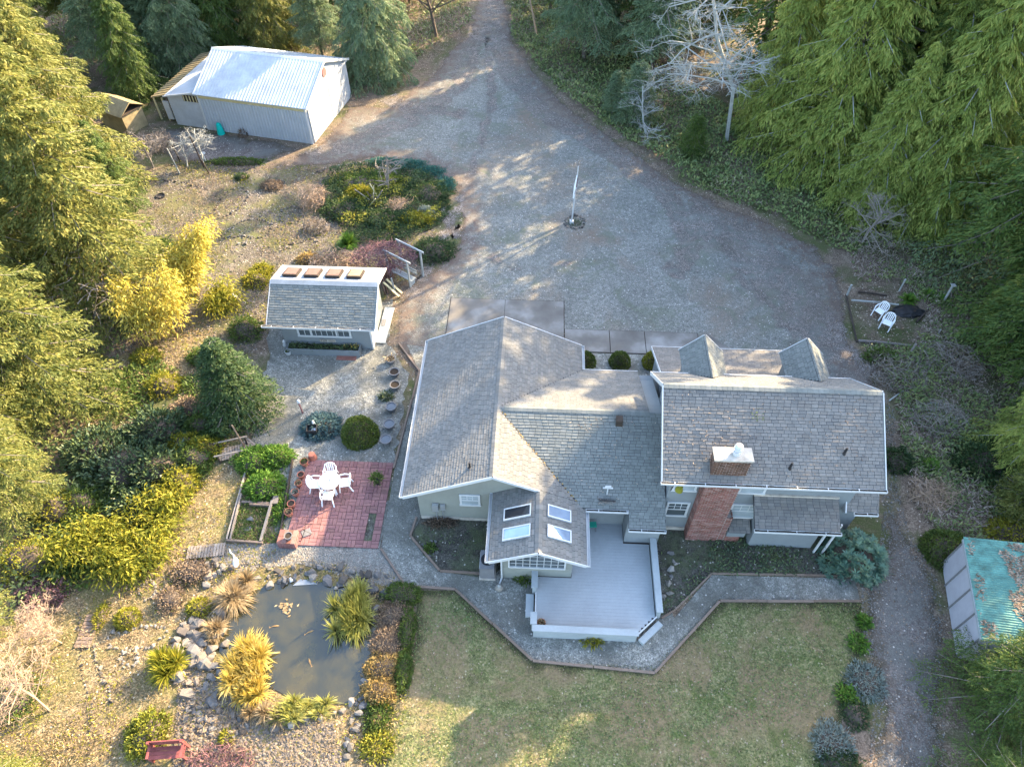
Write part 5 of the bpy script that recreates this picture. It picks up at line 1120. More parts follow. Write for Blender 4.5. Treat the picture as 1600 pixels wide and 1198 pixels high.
TREES = [
 # left side, sunlit
 ('fir_tree', 'big yellow green fir with bare dark lower limbs behind the yellow bamboo', 'firA', 186, 470, 17, 'firyel'),
 ('fir_tree', 'large sunlit fir at the left edge, level with the dark conifer bush', 'firA', 92, 640, 15, 'firyel'),
 ('fir_tree', 'yellow green fir filling the left edge below the big bamboo', 'firB', 10, 720, 13, 'firyel'),
 ('fir_tree', 'soft yellow fir at the left edge above the bright bamboo mound', 'firC', 45, 800, 9, 'firyel'),
 ('fir_tree', 'bright fir at the left edge beside the lower garden bare tree', 'firB', -25, 1000, 8, 'firyel'),
 ('fir_tree', 'fresh green fir crown in the bottom left corner', 'firA', 10, 1250, 6, 'firyel'),
 ('fir_tree', 'tall fir with tan branches left of the upper garden', 'firC', 150, 330, 15, 'firyel'),
 ('fir_tree', 'tall yellowish fir at the left edge, level with the tan hut', 'firB', 70, 330, 16, 'firyel'),
 ('fir_tree', 'fir of thin brownish foliage just left of the tan hut', 'firC', 120, 235, 13, 'firyel'),
 ('fir_tree', 'sunlit fir at the left edge, level with the barn roof', 'firA', 20, 260, 15, 'firyel'),
 ('fir_tree', 'yellow fir in the top left corner', 'firA', 60, 150, 15, 'firyel'),
 ('fir_tree', 'large fir at the left edge between the two biggest sunlit crowns', 'firB', 50, 500, 16, 'firyel'),
 ('fir_tree', 'low branched green fir beside the sunken black pot', 'firC', 205, 345, 7, 'fir'),
 # behind barn
 ('fir_tree', 'dark fir directly behind the tan hut and lean-to roof', 'firB', 190, 118, 14, 'firblue'),
 ('fir_tree', 'dark blue green fir above the left corner of the barn roof', 'firA', 250, 95, 14, 'firblue'),
 ('fir_tree', 'dark fir behind the ridge of the barn, left part', 'firC', 300, 55, 15, 'fir'),
 ('fir_tree', 'yellow tipped fir at the top edge left of the barn', 'firB', 130, 45, 15, 'firyel'),
 ('fir_tree', 'fir behind the middle of the barn roof with trunk showing', 'firC', 390, 50, 15, 'fir'),
 ('fir_tree', 'sunlit fir behind the right half of the barn roof', 'firB', 452, 62, 14, 'firyel'),
 ('fir_tree', 'big soft blue green fir hanging over the gravel right of the barn', 'cedB', 590, 118, 13, 'firblue'),
 ('fir_tree', 'dark fir at the top edge behind the big soft blue green one', 'firA', 520, 20, 15, 'fir'),
 ('fir_tree', 'fir at the top edge left of the road with mossy skirts', 'firC', 640, 5, 12, 'firyel'),
 ('fir_tree', 'bushy green fir close behind the left end of the barn ridge', 'cedB', 292, 108, 11, 'firblue'),
 ('fir_tree', 'low skirted green fir just behind the translucent lean-to roof', 'cedB', 222, 150, 9, 'fir'),
 ('fir_tree', 'bushy fir close behind the middle of the barn ridge', 'cedB', 352, 82, 11, 'fir'),
 ('fir_tree', 'bushy fir close behind the right end of the barn ridge', 'cedB', 430, 84, 10, 'firyel'),
 ('fir_tree', 'low fir between the barn and the big soft blue green one', 'firC', 505, 92, 9, 'firblue'),
 ('fir_tree', 'fir at the top edge left of the barn roof', 'firA', 200, 40, 14, 'fir'),
 # right of road, shaded
 ('fir_tree', 'blue green fir with grey trunk nearest the road at the top', 'firC', 912, 92, 14, 'firblue'),
 ('fir_tree', 'blue green fir with straight trunk, second from the road', 'firC', 962, 62, 15, 'firblue'),
 ('fir_tree', 'blue green fir with pinkish trunk left of the white barked tree', 'firB', 1018, 118, 15, 'firblue'),
 ('fir_tree', 'fir at the top edge between road and trunks', 'firB', 860, 20, 13, 'fir'),
 ('fir_tree', 'dark fir at the top edge behind the white barked tree', 'firA', 1090, 40, 15, 'fir'),
 ('young_fir', 'young blue fir low on the ivy bank below the grey trunks', 'bush', 990, 190, 4.5, 'firblue'),
 ('young_fir', 'small blue fir right of the first one on the ivy bank', 'bush', 960, 175, 3.2, 'firblue'),
 ('young_fir', 'small green conifer at the foot of the white barked tree', 'bush', 1080, 240, 3.0, 'fir'),
 # cedars
 ('cedar_tree', 'great green cedar with curved white branches at the top right', 'cedA', 1275, 262, 19, 'cedar'),
 ('cedar_tree', 'green cedar left of the great one, above the sunlit brown gap', 'cedB', 1205, 205, 13, 'cedar'),
 ('cedar_tree', 'green cedar right of the great one with sunny yellow tips', 'cedB', 1400, 270, 15, 'cedar'),
 ('cedar_tree', 'cedar at the top edge behind the great one', 'cedA', 1240, 100, 13, 'cedar'),
 ('cedar_tree', 'cedar at the top edge in the far right forest', 'cedB', 1390, 110, 13, 'cedar'),
 ('cedar_tree', 'low skirted cedar above the drive corner and the bare patch', 'cedB', 1350, 330, 11, 'cedar'),
 ('cedar_tree', 'cedar at the right edge behind the sweeping blue boughs', 'cedA', 1500, 215, 12, 'cedar'),
 ('cedar_tree', 'cedar in the top right corner', 'cedA', 1560, 90, 12, 'cedar'),
 ('fir_tree', 'dark blue fir sweeping long level boughs in from the right edge', 'wide', 1590, 420, 11, 'firblue'),
 ('fir_tree', 'sunny fir at the right edge above the fern patch', 'firC', 1640, 470, 11, 'firyel'),
 ('cedar_tree', 'mid green cedar between the great one and the sweeping blue boughs', 'cedB', 1455, 345, 12, 'cedar'),
 ('cedar_tree', 'green cedar at the right edge just above the sweeping blue boughs', 'cedA', 1545, 330, 12, 'cedar'),
 ('cedar_tree', 'cedar at the right edge in the upper forest', 'cedB', 1590, 240, 10, 'cedar'),
 ('cedar_tree', 'cedar in the upper right forest behind the yellow tipped one', 'cedA', 1470, 170, 13, 'cedar'),
 ('cedar_tree', 'cedar in the upper right forest between the two tall ones', 'cedB', 1330, 165, 14, 'cedar'),
 ('cedar_tree', 'low green cedar right of the tall pale post', 'cedB', 1560, 520, 6, 'cedar'),
 ('cedar_tree', 'yellow green low conifer at the right edge above the teal roof', 'bush', 1590, 800, 4, 'firyel'),
 ('cypress_tree', 'spreading green cypress covering the near end of the teal roof', 'wide', 1560, 1095, 5.2, 'fir'),
 ('cypress_tree', 'green cypress in the bottom right corner', 'wide', 1560, 1290, 5, 'fir'),
 ('cypress_tree', 'cypress leaning over the teal roof from the right edge', 'cedB', 1640, 950, 6.5, 'cedar'),
 ('conifer_bush', 'dense dark green dwarf conifer left of the shed yard', 'cone', 378, 640, 5.0, 'firdk'),
]
for i, (nm, lab, sp, x, y, h, mt) in enumerate(TREES):
    tree(nm, lab, sp, x, y, h, mt, rz=i*1.37, wide=1.0 if nm == 'conifer_bush' else 1.0)
# conifers added around and beyond the view, placed to cast the long shade
OUT = [(24, 58, 23, 'firA'), (26, 48, 23, 'firB'), (32, 52, 26, 'firA'), (31, 30, 20, 'firB'), (27, 24, 17, 'firA'), (36, 30, 22, 'firC'), (24, 45, 24, 'firA'), (32, 47, 26, 'firA'), (28.9, 27, 19.5, 'firA'), (28.5, 22.5, 18.5, 'firB'), (28.9, 31.5, 19.9, 'firC'), (28.9, 41, 19.9, 'firA'), (26, 38, 16, 'cedB'), (36, 52, 28, 'firA'), (25, 51.5, 26, 'firA'), (28, 44, 24, 'firC'), (35, 43, 26, 'firB'), (17, 62, 16, 'firB'), (12, 60, 15, 'firB'), (8, 78, 17, 'firB'), (16, 76, 18, 'firC'), (-12, 82, 17, 'firB'), (-22, 80, 18, 'firA'), (-34, 76, 18, 'firB'), (-46, 70, 17, 'firA'),
       (38, 18, 16, 'firC'), (30, 15, 13, 'firA'), (32, 6, 12, 'firB'), (24, 19, 9, 'cedB'), (27, 9, 10, 'cedB'),
       (-34, 36, 17, 'firA'), (-36, 24, 16, 'firB'), (-34, 14, 15, 'firA'), (-30, 5, 13, 'firB'), (-44, 50, 18, 'firA'), (-42, 62, 18, 'firC'), (24, -3, 10, 'firA'), (29, 51, 26, 'cedA'), (20, 54, 20, 'firC'), (33, 29, 18, 'firB'), (30, 22, 16, 'firA'), (35, 21, 17, 'cedB'), (21, 60, 24, 'firA'), (19, 67, 24, 'firA'), (14, 68, 22, 'firB'), (22, 74, 25, 'firB'), (-24, -4, 12, 'firB')]
for i, (x, y, h, sp) in enumerate(OUT):
    if h >= 20 or (x > 29 and y < 40): sp = 'thin'  # sparse crowns, shaped so that sun flecks pass through
    tree('added_conifer', 'tall conifer added to the dense forest around the property, mostly for its shade', sp, 0, 0, h, 'cedar' if sp[0] == 'c' else 'fir', rz=i*2.1, group='conifers added to the surrounding forest', world=(x, y, 0))
# ---- bare broadleaf trees
def bare(name, label, loc, h, seed, bark, spread=.6, depth=4, r0=.13, lean=(0, 0), cat='tree', nch=4, group=None, droop=0, q0=.8):
    rnd = random.Random(seed); tr = MB(); br = MB()
    def grow(p, d, L, r, k, mb):
        n = 3; pts = [p]; q = Vector(p); dd = Vector(d)
        for i in range(n):
            dd = (dd+Vector((rnd.gauss(0, .13), rnd.gauss(0, .13), rnd.gauss(0, .08)-droop*(k < depth)))).normalized(); q = q+dd*L/n; pts.append(q.copy())
        mb.tube(pts, [r*(1-.45*i/n) for i in range(n+1)], 5 if k >= depth-1 else 3, False)
        if k == 0: return
        for c in range(nch if k < depth else nch*3+2):
            f = rnd.uniform(.3, 1) if k < depth else rnd.uniform(.25, 1); i = min(n-1, int(f*n)); b = pts[i].lerp(pts[i+1], f*n-i)
            side = Vector((rnd.gauss(0, 1), rnd.gauss(0, 1), rnd.gauss(.1, .45))).normalized()
            nd = (dd*(1-spread)+side*spread*1.2).normalized(); q_ = (q0 if k == depth else 1.0)*rnd.uniform(.42, .72)*(1.25-f*.5); grow(b, nd, L*q_, max(.006, r*(.4 if k == depth else .5)), k-1, br)
    grow(Vector((0, 0, 0)), Vector((lean[0], lean[1], 1)).normalized(), h, r0, depth, tr)
    t = T(name, label, cat, loc, 0, group); tr.build('trunk', M[bark], t); br.build('branches', M[bark], t, kind='stuff'); return t
bare('alder_tree', 'bare white barked tree with spreading lichened branches against the cedars', G(1135, 222), 13, 5, 'alder', .7, 4, .15, (.0, .0), droop=.06, nch=5, q0=.5)
bare('bare_tree', 'smaller bare pale tree leaning over the ivy bank left of the white barked one', G(1010, 215), 3.6, 8, 'alder', .7, 4, .08, (-.4, -.1))
bare('bare_tree', 'dark trunked bare tree beside the road at the top', G(683, 62), 7, 11, 'bark', .55, 4, .16, nch=3)
bare('bare_tree', 'bare tree with orange lit trunk right of the road at the top', G(838, 55), 5, 12, 'tantwig', .5, 4, .1, nch=3)
bare('fruit_tree', 'bare twisted fruit tree with silvery limbs in front of the barn', G(318, 258), 2.2, 13, 'alder', .7, 4, .07, (.1, 0), nch=4)
bare('fruit_tree', 'smaller bare fruit tree left of the silvery one', G(293, 262), 1.9, 14, 'alder', .7, 3, .06, nch=4)
bare('fruit_tree', 'sprawling bare fruit tree at the left end of the upper garden', G(240, 262), 2.2, 15, 'deadtwig', .7, 4, .07, nch=4)
bare('bare_tree', 'bare pale shrubby tree in the sunny lower left garden', G(78, 1110), 2.8, 16, 'tantwig', .7, 4, .045, (-.1, .1), nch=4)
bare('bare_tree', 'second pale bare tree above it in the lower left garden', G(98, 1005), 1.9, 17, 'tantwig', .65, 4, .035, (.1, 0), nch=5)
bare('bare_tree', 'dead looking small tree standing in the juniper island', G(606, 300), 2.5, 18, 'deadtwig', .62, 3, .1, nch=3)
bare('bare_tree', 'small grey trunked bare tree at the drive corner below the cedars', G(1348, 378), 3.2, 19, 'deadtwig', .6, 4, .08, (.0, 0), nch=4)
bare('bare_tree', 'grey bare sapling at the right edge above the dark shrub', G(1585, 655), 3, 20, 'deadtwig', .6, 4, .06, nch=4)
# dead lower limbs of the big left fir
t = T('dead_branches', 'tangle of bare grey branches in the dark hollow behind the bamboo', 'branches', G(178, 492)); twigball('limbs', 260, 2.3, 2.0, 4.5, 1.6, 'deadtwig', t, 91, .4, .018)
t = T('dead_branches', 'bare grey twigs hanging in the gap beside the tan hut', 'branches', G(110, 270)); twigball('limbs', 240, 3, 2.4, 6, 1.3, 'tantwig', t, 92, 2, .014)
# ------------------------------------------------------------------ bamboo
def bamboo(label, loc, h, n, r, seed, lean=(0, 0), dens=1.0, mat='bamboo', lo=.25):
    rnd = random.Random(seed); rng = np.random.default_rng(seed); t = T('bamboo_clump', label, 'bamboo', loc); cu = MB(); C = []; D = []
    for i in range(n):
        a = rnd.uniform(0, 6.28); k = rnd.random()**.6*r; b = Vector((k*math.cos(a), k*math.sin(a), 0)); hh = h*rnd.uniform(.65, 1.05)
        ln = Vector((lean[0]+rnd.gauss(0, .12), lean[1]+rnd.gauss(0, .12), 0)); pts = [b+Vector((0, 0, hh*f))+ln*hh*f*f for f in (0, .33, .66, 1)]
        cu.tube(pts, [.028, .022, .014, .005], 5, False); m = int(160*dens)
        f = lo+(1-lo)*rng.random(m); base_ = np.outer(f, (0, 0, hh))+np.array(b)+np.outer(f*f*hh, ln)
        off = rng.normal(size=(m, 3))*(.16+.30*(1-f))[:, None]*[1, 1, .5]; C.append(base_+off); D.append(off*1.2+rng.normal(size=(m, 3))*.3+[0, 0, -.25])
    cu.build('culms', M['tussock' if mat != 'bamboo' else 'goldgrass'], t); C = np.concatenate(C); D = np.concatenate(D); n_ = len(C)
    C[:, 2] = np.maximum(C[:, 2], .05)
    linkmesh('foliage', leafmesh('foliage', C, D, .24*(.6+.7*rng.random(n_)), .065, rng, .3, .25), M[mat], t); return t
bamboo('tall yellow bamboo plume leaning towards the upper garden', G(296, 462), 4.6, 22, .6, 1, (.42, .16), 1.7)
bamboo('yellow bamboo clump right of the dark hollow', G(266, 515), 4.6, 14, .8, 2, (.22, .05), 1.2)
bamboo('golden bamboo clump at the left above the sunlit clearing', G(236, 530), 4.2, 9, .6, 3, (-.05, .02), 1.2)
bamboo('thin golden bamboo stalks beside the pale stake', G(212, 490), 3.2, 5, .4, 4, (-.1, 0), 1.1)
bamboo('low yellow green bamboo behind the white goose figure', G(352, 478), 1.5, 16, .9, 5, (0, 0), .8, 'shrubyel', .1)
bamboo('bright yellow bamboo mound beside the dry slope', G(215, 860), 1.5, 34, 1.5, 6, (0, 0), .9, 'shrubyel', .05)
bamboo('second yellow bamboo mound left of the bright one', G(140, 870), 1.8, 20, 1.2, 7, (0, 0), .8, 'shrubyel', .05)
bamboo('yellow green bamboo below the dark shrub mass', G(262, 800), 1.4, 18, .9, 8, (0, 0), .9, 'shrubyel', .05)
# ------------------------------------------------------------------ shrubs
def shrub(label, x, y, rx, ry, rz, mat, n, seed, L=.16, Wd=.07, name='shrub', cat='shrub', core='shrubdk', up=.4, hollow=.72, lump=.15, flat=.2, group=None, twigs=None):
    t = T(name, label, cat, G(x, y), 0, group)
    if core: blob('dark_core', rx*.72, ry*.72, rz*.72, 'bark', t, seed, .0)  # solid dark blob, added to block the gaps between leaves
    plantleaves('foliage', rx, ry, rz, n, L, Wd, mat, t, seed, 0, up, lump, hollow, flat)
    if twigs: twigball('twigs', twigs[0], rx, ry, rz, twigs[1], twigs[2], t, seed+5, .05, .009)
    return t
shrub('flat spreading blue juniper behind the black fire box', 503, 668, 1.0, .85, .5, 'juniper', 3800, 1, .15, .05, 'blue_juniper', lump=.1)
shrub('large clipped round green shrub beside the blue juniper', 564, 682, .88, .82, 1.45, 'topiary', 6500, 2, .11, .05, 'round_shrub', lump=.03, hollow=.88)
for k, (x, y, lab, m_) in enumerate(((914, 568, 'clipped round shrub nearest the garage roof in the entry bed', 'topiary'), (968, 568, 'clipped round shrub in the middle of the entry bed', 'topiary'), (1020, 568, 'brighter clipped round shrub beside the entry porch roof', 'topyel'))):
    shrub(lab, x, y, .56, .56, .85, m_, 3000, 5+k, .09, .045, 'round_shrub', lump=.03, hollow=.88, group='round shrubs in the entry bed')
shrub('broad rhododendron with blue green whorled leaves at the right corner of the bay', 1330, 876, 1.35, 1.15, 1.3, 'rhodo', 150, 9, .3, .09, 'rhododendron', up=.8)
t = bpy.data.objects['rhododendron']; rng = np.random.default_rng(4); nW = 190; d = norm(rng.normal(size=(nW, 3))); d[:, 2] = np.abs(d[:, 2]); ctr = d*np.array([1.35, 1.2, 1.35])*(.7+.35*rng.random(nW))[:, None]; A8 = np.arange(9)*2*math.pi/9
Cw = np.repeat(ctr, 9, 0); dd = np.stack([np.cos(A8), np.sin(A8), np.full(9, .25)], 1); Dw = np.tile(dd, (nW, 1))+np.repeat(d*.5, 9, 0)+rng.normal(size=(nW*9, 3))*.12
linkmesh('leaf_whorls', leafmesh('leaf_whorls', Cw, Dw, .27*(.8+.4*rng.random(nW*9)), .085, rng, 2.5, .2), M['rhodo'], t)
shrub('round green mound shrub by the corner of the teal roofed store', 1478, 862, 1.05, .95, .95, 'topiary', 5200, 10, .12, .045, 'mound_shrub', lump=.08, hollow=.85)
shrub('dark green shrub in the brown scrub right of the house', 1540, 725, 1.6, 1.2, 1.1, 'shrubdk', 4200, 11, .18, .08)
shrub('small dark shrub against the right gable of the house', 1400, 722, .7, .7, .8, 'shrubdk', 1600, 12, .13, .06)
shrub('yellow flowering shrub above the teal roof at the right edge', 1580, 838, 1.2, .8, .9, 'shrubyel', 1800, 13, .16, .07)
shrub('fern clump at the right edge of the brown scrub', 1452, 728, .4, .35, .35, 'shrubbright', 320, 14, .22, .06, 'fern', 'fern')
shrub('tan twiggy shrub spilling beside the dirt track', 1455, 775, 1.0, .8, .5, 'straw', 160, 15, .2, .03, up=.2, core=None, twigs=(320, .9, 'tantwig'))
shrub('grey twiggy shrub behind the right end of the house', 1465, 660, 1.3, 1.1, 1.0, 'silver', 260, 16, .1, .04, core=None, twigs=(360, .7, 'deadtwig'))
shrub('brown twiggy thicket below the fallen log', 1400, 590, 1.5, 1.1, .8, 'heather', 900, 17, .1, .04, core=None, twigs=(420, .7, 'deadtwig'))
shrub('dark leafy shrub just below the bare patch', 1375, 560, .9, .6, .6, 'shrub', 1100, 18, .14, .06)
shrub('grey brown thicket right of the leaning grey post', 1480, 570, 1.8, 1.3, .9, 'heather', 1200, 19, .1, .04, core=None, twigs=(500, .7, 'deadtwig'))
shrub('pale grey wispy shrub at the right edge', 1590, 760, 1.1, .8, .7, 'silver', 500, 20, .16, .03, core=None, twigs=(200, .7, 'alder'))
shrub('grey silver plant beside the lawn edge, upper of two', 1352, 1065, .72, .72, .28, 'silver', 1700, 21, .15, .035, 'silver_plant', 'plant')
shrub('grey silver plant beside the lawn edge at the bottom', 1300, 1165, .7, .85, .3, 'silver', 1900, 22, .15, .035, 'silver_plant', 'plant')
shrub('dark green ground plant below the lower silver plant', 1310, 1195, .8, .6, .35, 'shrubdk', 1500, 23, .12, .05, 'ground_plant', 'plant')
for k, (x, y, r_) in enumerate(((1349, 972, .3), (1340, 1006, .42), (1322, 1086, .42))):
    shrub(('small bright plant at the top of the lawn border', 'bright plant in the middle of the lawn border', 'bright plant between the two silver plants')[k], x, y, r_, r_, .25, 'shrubbright', 420, 30+k, .16, .06, 'border_plant', 'plant', core=None, hollow=.3)
shrub('dark gap plant between the silver plants', 1335, 1115, .5, .6, .3, 'shrubdk', 700, 34, .1, .05, 'ground_plant', 'plant')
shrub('small plant with bright centre in the ring of stones by the garage gable', 672, 858, .32, .3, .25, 'shrub', 420, 35, .1, .05, 'bed_plant', 'plant', core=None, hollow=.3)
shrub('brown and green fern under the meter boxes', 690, 818, .75, .28, .3, 'heather', 700, 36, .18, .04, 'bed_plant', 'plant', core=None, hollow=.3)
shrub('green fern at the foot of the sun room window', 826, 906, .5, .25, .35, 'shrub', 380, 37, .22, .05, 'fern', 'fern', core=None, hollow=.3)
shrub('small fern in front of the deck parapet', 925, 1000, .4, .25, .3, 'shrubyel', 240, 38, .25, .05, 'fern', 'fern', core=None, hollow=.3)
for k, (x, y, rx, ry, rz) in enumerate(((400, 722, 1.0, .75, .75), (432, 716, .85, .6, .7), (415, 762, .9, .8, .75))):
    shrub(('fresh green leafy bush, left of three behind the timber bed', 'fresh green leafy bush, right of three behind the timber bed', 'fresh green leafy bush, nearest of three behind the timber bed')[k], x, y, rx, ry, rz, 'shrubbright', 2000, 40+k, .17, .06, lump=.12)
shrub('low green plants between the timber bed and the clay pots', 440, 795, .35, .9, .25, 'shrubbright', 700, 44, .14, .05, 'bed_plant', 'plant', core=None, hollow=.3)
shrub('low green plants in the far right corner of the timber bed', 412, 797, .3, .2, .15, 'shrub', 240, 45, .12, .05, 'bed_plant', 'plant', core=None, hollow=.3)
# dark rhododendron mass and yellow neighbours on the left slope
for k, (x, y, rx, ry, rz) in enumerate(((205, 735, 2.0, 1.6, 1.4), (250, 680, 1.5, 1.3, 1.3), (160, 710, 1.6, 1.4, 1.3), (225, 800, 1.3, 1.0, 1.1), (250, 740, 1.5, 1.3, 1.4))):
    shrub(('large dark leathery shrub in the middle of the left slope', 'dark leathery shrub at the top of the dark mass', 'dark leathery shrub on the left of the dark mass', 'dark leathery shrub at the bottom of the dark mass', 'dark leathery shrub on the right of the dark mass')[k], x, y, rx, ry, rz, 'salal', 3000, 50+k, .24, .09, 'leathery_shrub', lump=.2, group='dark shrubs massed on the left slope', up=.7)
shrub('golden shrub in front of the dark mass on the left slope', 285, 760, .9, .8, 1.2, 'shrubyel', 1700, 60, .16, .06)
shrub('yellow green shrub beside the plank footbridge', 322, 705, .9, .6, .9, 'shrubyel', 1800, 61, .15, .06)
shrub('green shrub between the golden shrub and the footbridge', 305, 720, 1.0, .9, 1.1, 'shrub', 1700, 62, .15, .06)
shrub('yellow bush behind the shed on the left', 402, 440, .8, .7, .7, 'shrubyel', 1200, 63, .15, .06)
shrub('orange brown low bush at the left of the pink shrub', 482, 408, .7, .6, .5, 'heathergold', 900, 64, .14, .05)
shrub('green bush between the shed and the dwarf conifer', 385, 520, .9, .8, 1.1, 'shrub', 1500, 65, .14, .06)
shrub('dense green bush above the yellow bamboo plume', 252, 402, 1.2, 1.0, 1.4, 'shrub', 2400, 66, .17, .07)
shrub('tan leafless shrub by the barn lean-to', 258, 232, .9, .8, 1.3, 'tussock', 60, 67, .1, .03, core=None, twigs=(420, .6, 'tantwig'))
shrub('small dark plant against the ribbed barn wall', 381, 212, .3, .3, .5, 'heather', 300, 68, .2, .04, 'plant', 'plant', core=None)
shrub('small dark bush in the upper garden left part', 378, 278, .45, .35, .3, 'shrubdk', 500, 69, .12, .05)
shrub('brown mounded bush in the upper garden', 425, 292, .8, .6, .45, 'heather', 1300, 70, .12, .04)
shrub('green low hedge strip in front of the barn yard', 370, 254, 2.0, .45, .3, 'shrub', 1700, 71, .14, .06)
shrub('tall tan leafless shrub left of the juniper island', 492, 318, 1.0, .9, 1.4, 'tussock', 80, 72, .1, .03, core=None, twigs=(520, .8, 'tantwig'))
shrub('brown twiggy shrub below the tall tan one', 495, 358, .8, .7, .6, 'heather', 700, 73, .1, .04, core=None, twigs=(260, .5, 'deadtwig'))
for k, (x, y, rx, ry, rz, m_, lab) in enumerate(((318, 560, .8, .6, .6, 'shrub', 'low green shrub in the sunlit clearing by the dwarf conifer'), (300, 640, 1.0, .7, .6, 'heather', 'brown shrub left of the foot of the dwarf conifer'), (258, 605, .9, .8, .8, 'shrubyel', 'yellow shrub at the lower edge of the sunlit clearing'),
        (318, 668, .9, .7, .8, 'shrub', 'green shrub just above the golden shrub on the slope'), (290, 700, .8, .7, .9, 'shrubyel', 'yellow green shrub above the dark mass, right side'), (95, 800, 1.2, .9, 1.2, 'shrubyel', 'broad yellow shrub at the left above the second bamboo mound'),
        (50, 880, 1.3, 1.0, 1.3, 'shrubyel', 'yellow green shrub at the left edge level with the pond bridge'), (130, 790, 1.0, .8, 1.0, 'shrub', 'green shrub between the dark mass and the bamboo mound'), (170, 620, 1.0, .8, .8, 'shrub', 'green shrub beside the sunlit clearing on the left'),
        (410, 425, .6, .5, .5, 'shrubyel', 'small yellow bush at the back left corner of the shed'), (230, 560, .8, .6, .5, 'topyel', 'golden scrub under the bamboo'), (70, 930, 1.0, .7, .5, 'pink', 'reddish scrub at the left edge of the lower garden'),
        (20, 1090, 1.0, 1.0, 1.0, 'shrub', 'green shrub at the left edge of the lower garden'), (345, 560, .6, .5, .5, 'heather', 'small brown shrub behind the dwarf conifer'))):
    shrub(lab, x, y, rx, ry, rz, m_, 1500, 150+k, .15, .055, lump=.2)
# juniper island
for k, (x, y, rx, ry, rz, m_, lab) in enumerate(((560, 290, 1.9, 1.3, .6, 'shrub', 'low juniper at the upper left of the island'), (535, 330, 1.5, 1.2, .6, 'shrubdk', 'dark juniper at the lower left of the island'), (665, 305, 1.7, 1.4, .7, 'shrubdk', 'dark juniper at the right end of the island'),
        (600, 345, 1.6, 1.0, .55, 'shrubdk', 'low juniper in the lower middle of the island'), (600, 285, 1.4, 1.1, .5, 'shrub', 'low juniper at the top of the island'), (652, 345, 1.0, .8, .5, 'shrubyel', 'yellow green juniper at the lower right of the island'),
        (678, 395, 1.3, 1.1, .75, 'shrubdk', 'separate dark juniper beside the arbour'), (562, 305, .9, .5, .65, 'shrubyel', 'yellow patch of juniper on the upper left of the island'), (664, 335, .5, .45, .5, 'silver', 'small silver grey bush at the right of the island'))):
    shrub(lab, x, y, rx, ry, rz, m_, 2600, 80+k, .17, .06, 'juniper', lump=.2, up=.3)
for k, (x, y, rx, ry) in enumerate(((600, 254, 1.3, .45), (640, 258, 1.3, .6), (672, 270, 1.1, .8), (696, 290, .75, 1.0))):
    shrub('teal tinted creeping juniper along the drive side of the island, piece %s' % ('farthest left', 'left of the middle', 'right of the middle', 'at the right end')[k], x, y, rx, ry, .32, 'netting', 2300, 95+k, .11, .05, 'creeping_juniper', core=None, hollow=.3, group='creeping junipers along the island kerb')
shrub('heap of tan dead branches on the island', 630, 326, 1.2, .8, .5, 'straw', 100, 100, .1, .03, 'branch_heap', 'branches', core=None, twigs=(480, .8, 'tantwig'))
t = T('stump_poles', 'broken stump with leaning pale sticks on the island', 'stump', G(585, 318)); rs = random.Random(5)
for i in range(9): MB().tube([(rs.gauss(0, .25), rs.gauss(0, .25), 0), (rs.gauss(0, .5), rs.gauss(0, .4), rs.uniform(.5, 1.2))], .035, 5).build('stick', M[('yellowing', 'deadtwig', 'bark')[i % 3]], t)
def spiky(label, x, y, n, L, Wd, mat, seed, name='grass_tussock', cat='grass', rz=.45, spread=1.0, squash=(1, 1), z=0, curve=.5, heads=1, r0=.1):
    """blades arching out of a crown, three faces long"""
    rng = np.random.default_rng(seed); a = rng.random(n)*6.283; e = rng.random(n)**.7; b = np.stack([np.cos(a)*squash[0], np.sin(a)*squash[1], np.zeros(n)], 1)
    hd = np.zeros((n, 3))
    if heads > 1: hc = np.stack([rng.normal(size=heads)*r0*squash[0], rng.normal(size=heads)*r0*squash[1], rng.random(heads)*.25], 1); hd = hc[rng.integers(0, heads, n)]
    l = L*(.6+.5*rng.random(n)); out = e*spread; u = np.sqrt(np.maximum(.05, 1-np.minimum(out, .98)**2)); V = []
    S = norm(np.cross(b, [0, 0, 1.]))*Wd/2; fr = (0, .35, .7, 1.0); ws = (.8, 1, .7, .05)
    for f, w_ in zip(fr, ws):
        p = hd+b*(.05+out*l*f)[:, None]; p[:, 2] += z+l*rz*2*(u*f-curve*out*f*f); p[:, 2] = np.maximum(p[:, 2], .012); V += [p-S*w_, p+S*w_]
    V = np.stack(V, 1).reshape(-1, 3); k = np.arange(n)[:, None]*8; F = np.concatenate([k+np.array([[2*i, 2*i+1, 2*i+3, 2*i+2]]) for i in range(3)])
    t = T(name, label, cat, G(x, y)); linkmesh('blades', npmesh('blades', V, F), M[mat], t); return t
spiky('large yellow green grass mound on the far bank side of the pond', 552, 962, 2600, .95, .03, 'tussock', 1, rz=.6, squash=(.72, 1.05), heads=26, r0=.38)
spiky('golden grass clump standing in the near left of the pond', 388, 1045, 2200, .8, .035, 'goldgrass', 2, rz=.7, squash=(.8, 1.2), heads=20, r0=.4)
spiky('second golden clump joined to the first, nearer the rocks', 385, 1085, 1100, .6, .035, 'goldgrass', 3, rz=.6, heads=10, r0=.25)
spiky('low olive grass clump at the bottom edge of the pond', 480, 1112, 1500, .6, .03, 'tussock', 4, rz=.5, squash=(1.3, .7), heads=14, r0=.4)
spiky('straw coloured grass at the lower left tip of the pond', 418, 1105, 700, .6, .03, 'straw', 5, rz=.5, heads=5, r0=.3)
spiky('arching straw grass at the upper left edge of the pond', 358, 938, 900, 1.1, .03, 'straw', 6, rz=.45, heads=4, r0=.15)
spiky('smaller straw tuft right of the arching one', 385, 915, 500, .7, .03, 'straw', 7, rz=.45, heads=3, r0=.15)
